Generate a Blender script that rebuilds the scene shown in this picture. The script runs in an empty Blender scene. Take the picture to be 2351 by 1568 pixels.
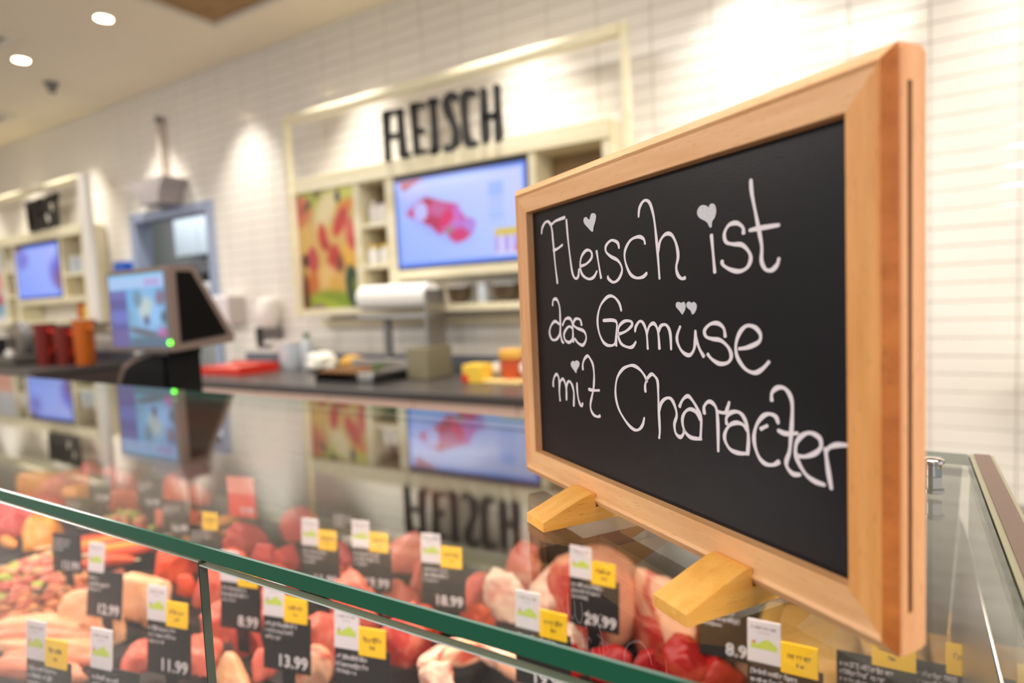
import bpy, bmesh, math, random
from mathutils import Vector, Matrix, noise
random.seed(7)
R = math.radians
SC = bpy.context.scene
COL = SC.collection

# ------------------------------------------------------------------ camera, world, lights, exposure
CAM_R=[0.851632, 0.522303, -0.043851]
CAM_U=[0.001379, 0.081431, 0.996678]
CAM_F=[-0.524139, 0.848863, -0.068629]
F_PX=1461.22
BOARD_ROT=-0.5807
EYE = Vector((0, 0, 1.4))
cam_data = bpy.data.cameras.new('camera')
cam = bpy.data.objects.new('camera', cam_data); COL.objects.link(cam)
m = Matrix.Identity(4)
for i in range(3):
    m[i][0] = CAM_R[i]; m[i][1] = CAM_U[i]; m[i][2] = -CAM_F[i]; m[i][3] = EYE[i]
cam.matrix_world = m
cam_data.sensor_width = 36.0
cam_data.lens = F_PX / 2351 * 36.0
cam_data.clip_start = 0.02; cam_data.clip_end = 100
BD = Vector((math.cos(BOARD_ROT), math.sin(BOARD_ROT), 0))      # along the chalkboard
BN = Vector((math.sin(BOARD_ROT), -math.cos(BOARD_ROT), 0))     # out of its face
cam_data.dof.use_dof = True
cam_data.dof.focus_distance = (BD * -0.315 + BN * -0.2265).dot(Vector(CAM_F))
cam_data.dof.aperture_fstop = 4.1
cam_data.dof.aperture_blades = 9
SC.camera = cam

SC.view_settings.view_transform = 'Standard'
SC.view_settings.look = 'None'
SC.view_settings.exposure = 0.42
SC.view_settings.gamma = 1.0
SC.view_settings.use_curve_mapping = False
SC.cycles.max_bounces = 10
SC.cycles.transparent_max_bounces = 16
SC.cycles.glossy_bounces = 5
SC.cycles.caustics_reflective = False
SC.cycles.caustics_refractive = False
SC.cycles.sample_clamp_indirect = 4.0
try:
    SC.cycles.use_denoising = True
except Exception:
    pass

world = bpy.data.worlds.new('world'); SC.world = world; world.use_nodes = True
world.node_tree.nodes['Background'].inputs[0].default_value = (0.96, 0.97, 1.0, 1)
world.node_tree.nodes['Background'].inputs[1].default_value = 0.78

def light(name, kind, loc, energy, color=(1, 1, 1), rot=(0, 0, 0), size=0.1, size_y=None, spot=None, blend=0.3):
    l = bpy.data.lights.new(name, kind); l.energy = energy; l.color = color
    if kind == 'AREA':
        l.size = size
        if size_y: l.shape = 'RECTANGLE'; l.size_y = size_y
    elif kind == 'SPOT':
        l.spot_size = spot; l.spot_blend = blend; l.shadow_soft_size = size
    else:
        l.shadow_soft_size = size
    o = bpy.data.objects.new(name, l); COL.objects.link(o); o.location = loc; o.rotation_euler = rot
    return o

WALL_Y = 3.32
CEIL = 3.38
SPOT_X = [-9.35, -8.1, -6.86, -5.61, -4.39, -3.1, -1.85, -0.62, 0.6, 1.85]
for x in SPOT_X:                                   # the row of wall-washing downlights in the ceiling strip
    light('wall_spot', 'SPOT', (x, 2.965, CEIL - 0.03), 98, (1, 0.95, 0.865), (0, 0, 0), 0.02, spot=R(76), blend=0.9)
# added fill for the unseen shop, in front of the counter and over the aisle
light('shop_fill', 'AREA', (-2.2, -1.6, 3.3), 75, (1, 0.95, 0.90), (0, 0, 0), 3.0, 1.2)
light('shop_fill', 'AREA', (-6.4, -1.0, 3.3), 140, (1, 0.95, 0.90), (0, 0, 0), 3.0, 1.2)
light('shop_fill', 'AREA', (2.8, -0.9, 3.3), 120, (1, 0.92, 0.82), (0, 0, 0), 2.0, 1.2)  # added to brighten the right side of the chalkboard
light('aisle_fill', 'AREA', (-1.0, 1.45, 3.36), 26, (1, 0.95, 0.90), (0, 0, 0), 3.4, 0.5)  # added out of view to lighten the upper wall and worktops
light('counter_spot', 'AREA', (-0.2, 0.95, 3.3), 34, (1, 0.87, 0.68), (0, 0, 0), 0.5, 0.5)
# unseen cool light added to brighten the room behind the door
light('rear_room_fill', 'AREA', (-6.6, 3.9, 3.2), 34, (0.84, 0.92, 1.0), (0, 0, 0), 1.6, 0.5)
# LED strip of the meat counter, under the front of the glass top, shining down and back
light('counter_led', 'AREA', (-1.42, 0.262, 1.222), 3.0, (1, 0.80, 0.70), (R(34), 0, 0), 2.9, 0.02)

light('counter_led', 'AREA', (-1.42, 0.60, 1.228), 4.2, (1, 0.82, 0.72), (R(-12), 0, 0), 2.9, 0.02)

# ------------------------------------------------------------------ helpers
def lin(h):
    if isinstance(h, str):
        h = h.lstrip('#'); c = [int(h[i:i+2], 16) / 255 for i in (0, 2, 4)]
    else:
        c = [v / 255 for v in h]
    return tuple(((v / 12.92) if v <= 0.04045 else ((v + 0.055) / 1.055) ** 2.4) for v in c)

class MB:
    """collects verts and faces of one mesh"""
    def __init__(self): self.v = []; self.f = []
    def add(self, vs, fs):
        o = len(self.v); self.v += [tuple(p) for p in vs]; self.f += [[i + o for i in f] for f in fs]; return self
    def box(self, x0, x1, y0, y1, z0, z1, b=0.0):
        if b <= 0:
            return self.add([(x, y, z) for x in (x0, x1) for y in (y0, y1) for z in (z0, z1)],
                            [[0, 1, 3, 2], [4, 6, 7, 5], [0, 4, 5, 1], [2, 3, 7, 6], [0, 2, 6, 4], [1, 5, 7, 3]])
        bm = bmesh.new(); bmesh.ops.create_cube(bm, size=1)
        for v in bm.verts:
            v.co = Vector(((x0 + x1) / 2 + v.co.x * (x1 - x0), (y0 + y1) / 2 + v.co.y * (y1 - y0), (z0 + z1) / 2 + v.co.z * (z1 - z0)))
        bmesh.ops.bevel(bm, geom=bm.edges[:], offset=b, segments=2, profile=0.5, affect='EDGES')
        return self.bm(bm)
    def bm(self, bm):
        bm.verts.index_update()
        self.add([v.co for v in bm.verts], [[v.index for v in f.verts] for f in bm.faces]); bm.free(); return self
    def prism(self, poly, lo, hi, axis='y'):
        def P(a, b, t): return {'x': (t, a, b), 'y': (a, t, b), 'z': (a, b, t)}[axis]
        n = len(poly)
        vs = [P(a, b, lo) for a, b in poly] + [P(a, b, hi) for a, b in poly]
        return self.add(vs, [list(range(n)), list(range(2 * n - 1, n - 1, -1))] + [[i, i + n, (i + 1) % n + n, (i + 1) % n] for i in range(n)])
    def tube(self, pts, r, n=10, caps=True):
        pts = [Vector(p) for p in pts]; k = len(pts); rings = []
        rr = r if isinstance(r, (list, tuple)) else [r] * k
        for i, p in enumerate(pts):
            t = (pts[min(i + 1, k - 1)] - pts[max(i - 1, 0)]).normalized()
            a = t.cross(Vector((0, 0, 1)));
            if a.length < 1e-3: a = t.cross(Vector((0, 1, 0)))
            a.normalize(); b = t.cross(a).normalized()
            rings.append([p + (a * math.cos(2 * math.pi * j / n) + b * math.sin(2 * math.pi * j / n)) * rr[i] for j in range(n)])
        vs = [q for ring in rings for q in ring]
        fs = [[i * n + j, i * n + (j + 1) % n, (i + 1) * n + (j + 1) % n, (i + 1) * n + j] for i in range(k - 1) for j in range(n)]
        if caps: fs += [list(range(n - 1, -1, -1)), list(range((k - 1) * n, k * n))]
        return self.add(vs, fs)
    def lathe(self, prof, c=(0, 0, 0), n=24):
        k = len(prof)
        vs = [(c[0] + r * math.cos(2 * math.pi * j / n), c[1] + r * math.sin(2 * math.pi * j / n), c[2] + z) for r, z in prof for j in range(n)]
        fs = [[i * n + j, i * n + (j + 1) % n, (i + 1) * n + (j + 1) % n, (i + 1) * n + j] for i in range(k - 1) for j in range(n)]
        fs += [list(range(n - 1, -1, -1)), list(range((k - 1) * n, k * n))]
        return self.add(vs, fs)
    def mesh(self, name, smooth=False):
        me = bpy.data.meshes.new(name); me.from_pydata(self.v, [], self.f); me.update()
        bm = bmesh.new(); bm.from_mesh(me); bmesh.ops.recalc_face_normals(bm, faces=bm.faces[:]); bm.to_mesh(me); bm.free()
        if smooth:
            for p in me.polygons: p.use_smooth = True
            try: me.set_sharp_from_angle(angle=R(40))
            except Exception: pass
        return me

def link(name, me, mat=None, parent=None, local=False):
    o = bpy.data.objects.new(name, me); COL.objects.link(o)
    if mat is not None and me is not None and not me.materials: me.materials.append(mat)
    if parent is not None:
        o.parent = parent
        if not local:
            o.matrix_parent_inverse = Matrix.Translation(-world_loc(parent))
    return o
def world_loc(o):
    p = o.location.copy(); q = o
    while q.parent is not None:
        q = q.parent; p = p + q.location
    return p
def obj(name, mb, mat, parent=None, smooth=False, local=False):
    """a mesh object; coordinates are world ones unless local=True"""
    return link(name, mb.mesh(name, smooth), mat, parent, local)
def sub(name, mb, mat, parent, smooth=False):
    """a part of a part, whose mesh sits at the same origin as its parent"""
    o = link(name, mb.mesh(name, smooth), mat, None); o.parent = parent; return o
def tag(o, label, cat, group=None, kind=None):
    o['label'] = label; o['category'] = cat
    if group: o['group'] = group
    if kind: o['kind'] = kind
    return o
def thing(name, label, cat, loc=(0, 0, 0), rotz=0, group=None):
    o = bpy.data.objects.new(name, None); COL.objects.link(o); o.empty_display_size = 0.05
    o.location = loc; o.rotation_euler = (0, 0, rotz)
    return tag(o, label, cat, group)
def struct(name, mb, mat, parent=None):
    o = obj(name, mb, mat, parent)
    if parent is None: o['kind'] = 'structure'
    return o

def ribbon(pts, w0, depth, plane, w_end=0.75, res=5, closed=False):
    """a pen stroke of width w0 along 2-D points, raised by depth; plane(u, v, t) -> 3-D"""
    P = [Vector((p[0], p[1])) for p in pts]; S = []
    k = len(P)
    for i in range(k - 1):
        a, b, c, d = P[max(i - 1, 0)], P[i], P[i + 1], P[min(i + 2, k - 1)]
        for j in range(res):
            t = j / res
            S.append(0.5 * ((2 * b) + (c - a) * t + (2 * a - 5 * b + 4 * c - d) * t * t + (3 * b - a - 3 * c + d) * t ** 3))
    S.append(P[-1]); n = len(S); vs = []; mb = MB()
    S = [S[0] + (S[0] - S[1]).normalized() * w0 * 0.3] + S + [S[-1] + (S[-1] - S[-2]).normalized() * w0 * 0.3]; n += 2
    for i, s in enumerate(S):
        t = (S[min(i + 1, n - 1)] - S[max(i - 1, 0)])
        t = t.normalized() if t.length > 1e-9 else Vector((1, 0))
        nn = Vector((-t.y, t.x))
        e = min(i, n - 1 - i); f = 0.5 if e == 0 else 1.0
        wv = w0 * f * (1 + 0.18 * math.sin(i * 0.55 + pts[0][0] * 900)) * 0.5
        a, b = s + nn * wv, s - nn * wv
        vs += [plane(a.x, a.y, 0), plane(b.x, b.y, 0), plane(a.x, a.y, depth), plane(b.x, b.y, depth)]
    fs = []
    for i in range(n - 1):
        o = i * 4; q = o + 4
        fs += [[o + 2, q + 2, q + 3, o + 3], [o, o + 2, q + 2, q][::-1], [o + 1, q + 1, q + 3, o + 3][::-1], [o, q, q + 1, o + 1]]
    fs += [[0, 1, 3, 2], [(n - 1) * 4, (n - 1) * 4 + 2, (n - 1) * 4 + 3, (n - 1) * 4 + 1]]
    return mb.add(vs, fs)

# ------------------------------------------------------------------ materials
def mat(name, color, rough=0.5, metal=0.0, spec=0.5, bump=None, var=None, emit=None, coat=0.0):
    m_ = bpy.data.materials.new(name); m_.use_nodes = True
    nt = m_.node_tree; b = nt.nodes['Principled BSDF']
    c = lin(color); b.inputs['Base Color'].default_value = (*c, 1)
    b.inputs['Roughness'].default_value = rough; b.inputs['Metallic'].default_value = metal
    b.inputs['Specular IOR Level'].default_value = spec
    if coat: b.inputs['Coat Weight'].default_value = coat; b.inputs['Coat Roughness'].default_value = 0.08
    if emit:
        b.inputs['Emission Color'].default_value = (*lin(emit[0]), 1); b.inputs['Emission Strength'].default_value = emit[1]
    if var:      # (scale, amount): soft colour variation
        tc = nt.nodes.new('ShaderNodeTexCoord'); nz = nt.nodes.new('ShaderNodeTexNoise'); nz.inputs['Scale'].default_value = var[0]
        nz.inputs['Detail'].default_value = 4
        mx = nt.nodes.new('ShaderNodeMix'); mx.data_type = 'RGBA'
        mx.inputs['A'].default_value = (*[v * (1 - var[1]) for v in c], 1); mx.inputs['B'].default_value = (*[min(1, v * (1 + var[1])) for v in c], 1)
        nt.links.new(tc.outputs['Object'], nz.inputs['Vector']); nt.links.new(nz.outputs['Fac'], mx.inputs['Factor'])
        nt.links.new(mx.outputs['Result'], b.inputs['Base Color'])
    if bump:
        tc = nt.nodes.new('ShaderNodeTexCoord'); nz = nt.nodes.new('ShaderNodeTexNoise'); nz.inputs['Scale'].default_value = bump[0]
        bp = nt.nodes.new('ShaderNodeBump'); bp.inputs['Strength'].default_value = bump[1]; bp.inputs['Distance'].default_value = 0.002
        nt.links.new(tc.outputs['Object'], nz.inputs['Vector']); nt.links.new(nz.outputs['Fac'], bp.inputs['Height']); nt.links.new(bp.outputs['Normal'], b.inputs['Normal'])
    return m_

def wood(name, light_c, dark_c, axis, scale=1.0, rough=0.42):
    """beech: faint growth bands and short dark flecks along the grain axis"""
    m_ = bpy.data.materials.new(name); m_.use_nodes = True; nt = m_.node_tree; b = nt.nodes['Principled BSDF']; N = nt.nodes.new; Lk = nt.links.new
    tc = N('ShaderNodeTexCoord')
    def stretched(along, across):
        mp = N('ShaderNodeMapping'); s = [across * scale] * 3; s['xyz'.index(axis)] = along * scale
        mp.inputs['Scale'].default_value = s; Lk(tc.outputs['Object'], mp.inputs['Vector']); return mp
    n1 = N('ShaderNodeTexNoise'); n1.inputs['Scale'].default_value = 1; n1.inputs['Detail'].default_value = 5; Lk(stretched(14, 160).outputs[0], n1.inputs['Vector'])
    r1 = N('ShaderNodeValToRGB'); r1.color_ramp.elements[0].color = (*lin(dark_c), 1); r1.color_ramp.elements[1].color = (*lin(light_c), 1)
    r1.color_ramp.elements[0].position = 0.25; r1.color_ramp.elements[1].position = 0.7; Lk(n1.outputs['Fac'], r1.inputs['Fac'])
    n2 = N('ShaderNodeTexNoise'); n2.inputs['Scale'].default_value = 1; n2.inputs['Detail'].default_value = 1; Lk(stretched(120, 1700).outputs[0], n2.inputs['Vector'])
    r2 = N('ShaderNodeValToRGB'); r2.color_ramp.elements[0].position = 0.66; r2.color_ramp.elements[1].position = 0.73
    r2.color_ramp.elements[0].color = (0, 0, 0, 1); r2.color_ramp.elements[1].color = (1, 1, 1, 1); Lk(n2.outputs['Fac'], r2.inputs['Fac'])
    mx = N('ShaderNodeMix'); mx.data_type = 'RGBA'; mx.inputs['B'].default_value = (*[v * 0.62 for v in lin(dark_c)], 1)
    ml = N('ShaderNodeMath'); ml.operation = 'MULTIPLY'; ml.inputs[1].default_value = 0.75; Lk(r2.outputs['Color'], ml.inputs[0])
    Lk(ml.outputs[0], mx.inputs['Factor']); Lk(r1.outputs['Color'], mx.inputs['A']); Lk(mx.outputs['Result'], b.inputs['Base Color'])
    b.inputs['Roughness'].default_value = rough; b.inputs['Specular IOR Level'].default_value = 0.4
    bp = N('ShaderNodeBump'); bp.inputs['Strength'].default_value = 0.15; bp.inputs['Distance'].default_value = 0.0005; Lk(n1.outputs['Fac'], bp.inputs['Height']); Lk(bp.outputs['Normal'], b.inputs['Normal'])
    return m_

def glass(name, tint=(0.95, 0.975, 0.965), f0=0.04, rough=0.0):
    """clear pane: each surface lets light through and mirrors by its Fresnel share"""
    m_ = bpy.data.materials.new(name); m_.use_nodes = True; nt = m_.node_tree; N = nt.nodes.new; Lk = nt.links.new
    for n in list(nt.nodes): nt.nodes.remove(n)
    out = N('ShaderNodeOutputMaterial'); g = N('ShaderNodeNewGeometry'); dt = N('ShaderNodeVectorMath'); dt.operation = 'DOT_PRODUCT'
    Lk(g.outputs['Normal'], dt.inputs[0]); Lk(g.outputs['Incoming'], dt.inputs[1])
    def mth(op, a, b=None):
        n = N('ShaderNodeMath'); n.operation = op
        for i, v in enumerate((a, b)):
            if v is None: continue
            if isinstance(v, (int, float)): n.inputs[i].default_value = v
            else: Lk(v, n.inputs[i])
        return n.outputs[0]
    c = mth('ABSOLUTE', dt.outputs['Value']); k = mth('POWER', mth('SUBTRACT', 1.0, c), 5.0)
    fr = mth('ADD', mth('MULTIPLY', k, 1 - f0), f0)
    t = N('ShaderNodeBsdfTransparent'); t.inputs[0].default_value = (*tint, 1)
    gl = N('ShaderNodeBsdfGlossy'); gl.inputs['Roughness'].default_value = rough; gl.inputs[0].default_value = (1, 1, 1, 1)
    mx = N('ShaderNodeMixShader'); Lk(fr, mx.inputs[0]); Lk(t.outputs[0], mx.inputs[1]); Lk(gl.outputs[0], mx.inputs[2]); Lk(mx.outputs[0], out.inputs[0])
    return m_

def painted(name, emission=0.0, rough=0.35):
    """flat print or screen whose colours sit in the mesh's colour attribute"""
    m_ = bpy.data.materials.new(name); m_.use_nodes = True; nt = m_.node_tree; b = nt.nodes['Principled BSDF']
    a = nt.nodes.new('ShaderNodeVertexColor'); a.layer_name = 'print'
    b.inputs['Roughness'].default_value = rough
    if emission:
        b.inputs['Base Color'].default_value = (0.02, 0.02, 0.02, 1)
        nt.links.new(a.outputs['Color'], b.inputs['Emission Color']); b.inputs['Emission Strength'].default_value = emission
    else:
        nt.links.new(a.outputs['Color'], b.inputs['Base Color'])
    return m_

def picture(name, x0, x1, z0, z1, y, nx, ny, fn, mt, parent=None, local=False):
    vs = []; cols = []
    for j in range(ny + 1):
        for i in range(nx + 1):
            u, v = i / nx, j / ny
            vs.append((x0 + (x1 - x0) * u, y, z0 + (z1 - z0) * v)); cols.append(lin([max(0, min(255, c)) for c in fn(u, v)]))
    fs = [[j * (nx + 1) + i, j * (nx + 1) + i + 1, (j + 1) * (nx + 1) + i + 1, (j + 1) * (nx + 1) + i] for j in range(ny) for i in range(nx)]
    me = bpy.data.meshes.new(name); me.from_pydata(vs, [], fs); me.update()
    ca = me.color_attributes.new('print', 'FLOAT_COLOR', 'POINT')
    for i, c in enumerate(cols): ca.data[i].color = (*c, 1)
    return link(name, me, mt, parent, local)

def layered(base, shapes):
    """base colour plus (cx, cy, rx, ry, angle, softness, colour) blobs; v runs upwards"""
    def fn(u, v):
        c = Vector(base(u, v) if callable(base) else base)
        for cx, cy, rx, ry, an, so, colr in shapes:
            ca, sa = math.cos(R(an)), math.sin(R(an)); dx, dy = u - cx, v - cy
            q = math.hypot((dx * ca + dy * sa) / rx, (-dx * sa + dy * ca) / ry)
            k = max(0, min(1, (1 - q) / so + 0.5)) if so else (1 if q < 1 else 0)
            c = c.lerp(Vector(colr), k)
        return c
    return fn

M = {}
M['tile'] = mat('glazed_tile', (238, 232, 222), 0.16, spec=0.5)
M['grout'] = mat('grout', (182, 174, 164), 0.9)
M['ceiling'] = mat('ceiling_paint', (250, 238, 214), 0.9)
M['trim'] = mat('trim_paint', (240, 232, 214), 0.6)
M['recess'] = mat('wood_fibre_panel', (166, 132, 90), 0.9, var=(5, 0.35))
M['floor'] = mat('stone_floor', (112, 108, 105), 0.5, var=(3, 0.05))
M['cream'] = mat('cream_wall', (226, 216, 200), 0.8)
M['pale_wood'] = wood('pale_maple', (246, 238, 208), (232, 220, 182), 'x', 0.1, 0.5)
M['niche'] = mat('niche_back', (150, 122, 86), 0.7, var=(4, 0.1))
M['white'] = mat('white_lacquer', (242, 238, 230), 0.35)
M['black'] = mat('black_plastic', (22, 21, 22), 0.4)
M['black_letter'] = mat('black_lacquer', (26, 26, 27), 0.45)
M['grey'] = mat('grey_plastic', (120, 118, 118), 0.45)
M['taupe'] = mat('taupe_housing', (108, 90, 82), 0.4)
M['steel'] = mat('brushed_steel', (170, 166, 160), 0.32, metal=1.0, bump=(300, 0.1))
M['chrome'] = mat('chrome', (225, 222, 218), 0.08, metal=1.0)
M['dark_top'] = mat('dark_worktop', (78, 73, 71), 0.3, var=(40, 0.12))
M['drawer'] = mat('taupe_laminate', (216, 184, 168), 0.5)
M['shadow_gap'] = mat('dark_carcass', (70, 56, 50), 0.7)
M['splash'] = mat('grey_upstand', (104, 106, 116), 0.4)
M['door_frame'] = mat('blue_grey_frame', (158, 170, 196), 0.4)
M['rear_wall'] = mat('grey_rear_wall', (160, 160, 156), 0.7)
M['panel_white'] = mat('pale_panel', (206, 214, 220), 0.5)
M['lamp_on'] = mat('lamp_glow', (255, 244, 222), 0.5, emit=((255, 240, 214), 14))
M['red'] = mat('red_plastic', (214, 46, 30), 0.35)
M['orange'] = mat('orange_plastic', (196, 98, 24), 0.35)
M['dark_red'] = mat('wine_red_plastic', (120, 34, 26), 0.3)
M['cloth'] = mat('white_cloth', (240, 236, 224), 0.9)
M['bread'] = mat('bread_crust', (214, 164, 74), 0.7, var=(20, 0.25))
M['paper'] = mat('white_paper', (250, 247, 240), 0.8)
M['card'] = mat('brown_card', (120, 82, 44), 0.8)
M['yellow'] = mat('yellow_card', (240, 200, 70), 0.6)
M['tag_yellow'] = mat('tag_yellow', (246, 192, 16), 0.5)
M['tag_red'] = mat('tag_red', (232, 50, 26), 0.5)
M['tag_black'] = mat('tag_black', (34, 30, 29), 0.5, spec=.3)
M['tag_white'] = mat('tag_print_white', (216, 206, 208), 0.6)
M['tag_ink'] = mat('tag_ink', (80, 66, 40), 0.6)
M['green'] = mat('green_plastic', (30, 110, 62), 0.4)
M['blue'] = mat('blue_plastic', (40, 96, 196), 0.4)
M['jar_glass'] = mat('smoky_jar', (150, 128, 100), 0.1, spec=0.8)
M['tray'] = mat('black_meat_tray', (40, 35, 34), 0.42, bump=(60, 0.1))
M['deck'] = mat('dark_deck', (50, 44, 42), 0.45)
M['case_back'] = mat('dark_rear_slide', (88, 82, 74), 0.25)
M['base'] = mat('counter_base', (70, 62, 58), 0.5)
M['inlay'] = mat('brown_inlay', (104, 84, 76), 0.45)
M['led'] = mat('green_led', (80, 230, 60), 0.5, emit=((110, 255, 60), 3.0))
M['glass'] = glass('counter_glass')
M['pane'] = glass('front_pane_glass', (0.985, 0.99, 0.985))
M['edge'] = mat('green_glass_edge', (16, 82, 58), 0.14, spec=0.45, bump=(8, 0.0))
M['edge_dark'] = mat('grey_green_glass_edge', (74, 84, 72), 0.2, spec=0.6)
M['wood_h'] = wood('beech_along', (236, 186, 134), (218, 160, 106), 'x')
M['wood_v'] = wood('beech_upright', (232, 178, 130), (210, 148, 96), 'z')
M['wood_r'] = wood('beech_right_stile', (232, 168, 100), (214, 144, 74), 'z')
M['wood_e'] = wood('beech_bevel_shaded', (200, 118, 52), (164, 88, 32), 'x', 0.6)  # darker copy of the beech: shade of the bevel painted in
M['wood_s'] = wood('beech_side_lightened', (246, 184, 132), (232, 164, 110), 'z')  # paler copy of the beech: light on the outer side painted in
M['wood_f'] = wood('beech_foot', (250, 192, 98), (234, 162, 66), 'y')
M['slate'] = mat('slate_coating', (21, 19, 23), 0.34, spec=0.2, bump=(900, 0.03))
M['chalk'] = mat('white_marker', (232, 222, 226), 0.6)
M['groove'] = mat('raw_groove', (170, 140, 112), 0.8)
M['print'] = painted('printed_picture')
M['screen'] = painted('screen_picture', 0.74, 0.15)
M['label_print'] = painted('tag_picture', 0.0, 0.5)

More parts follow.
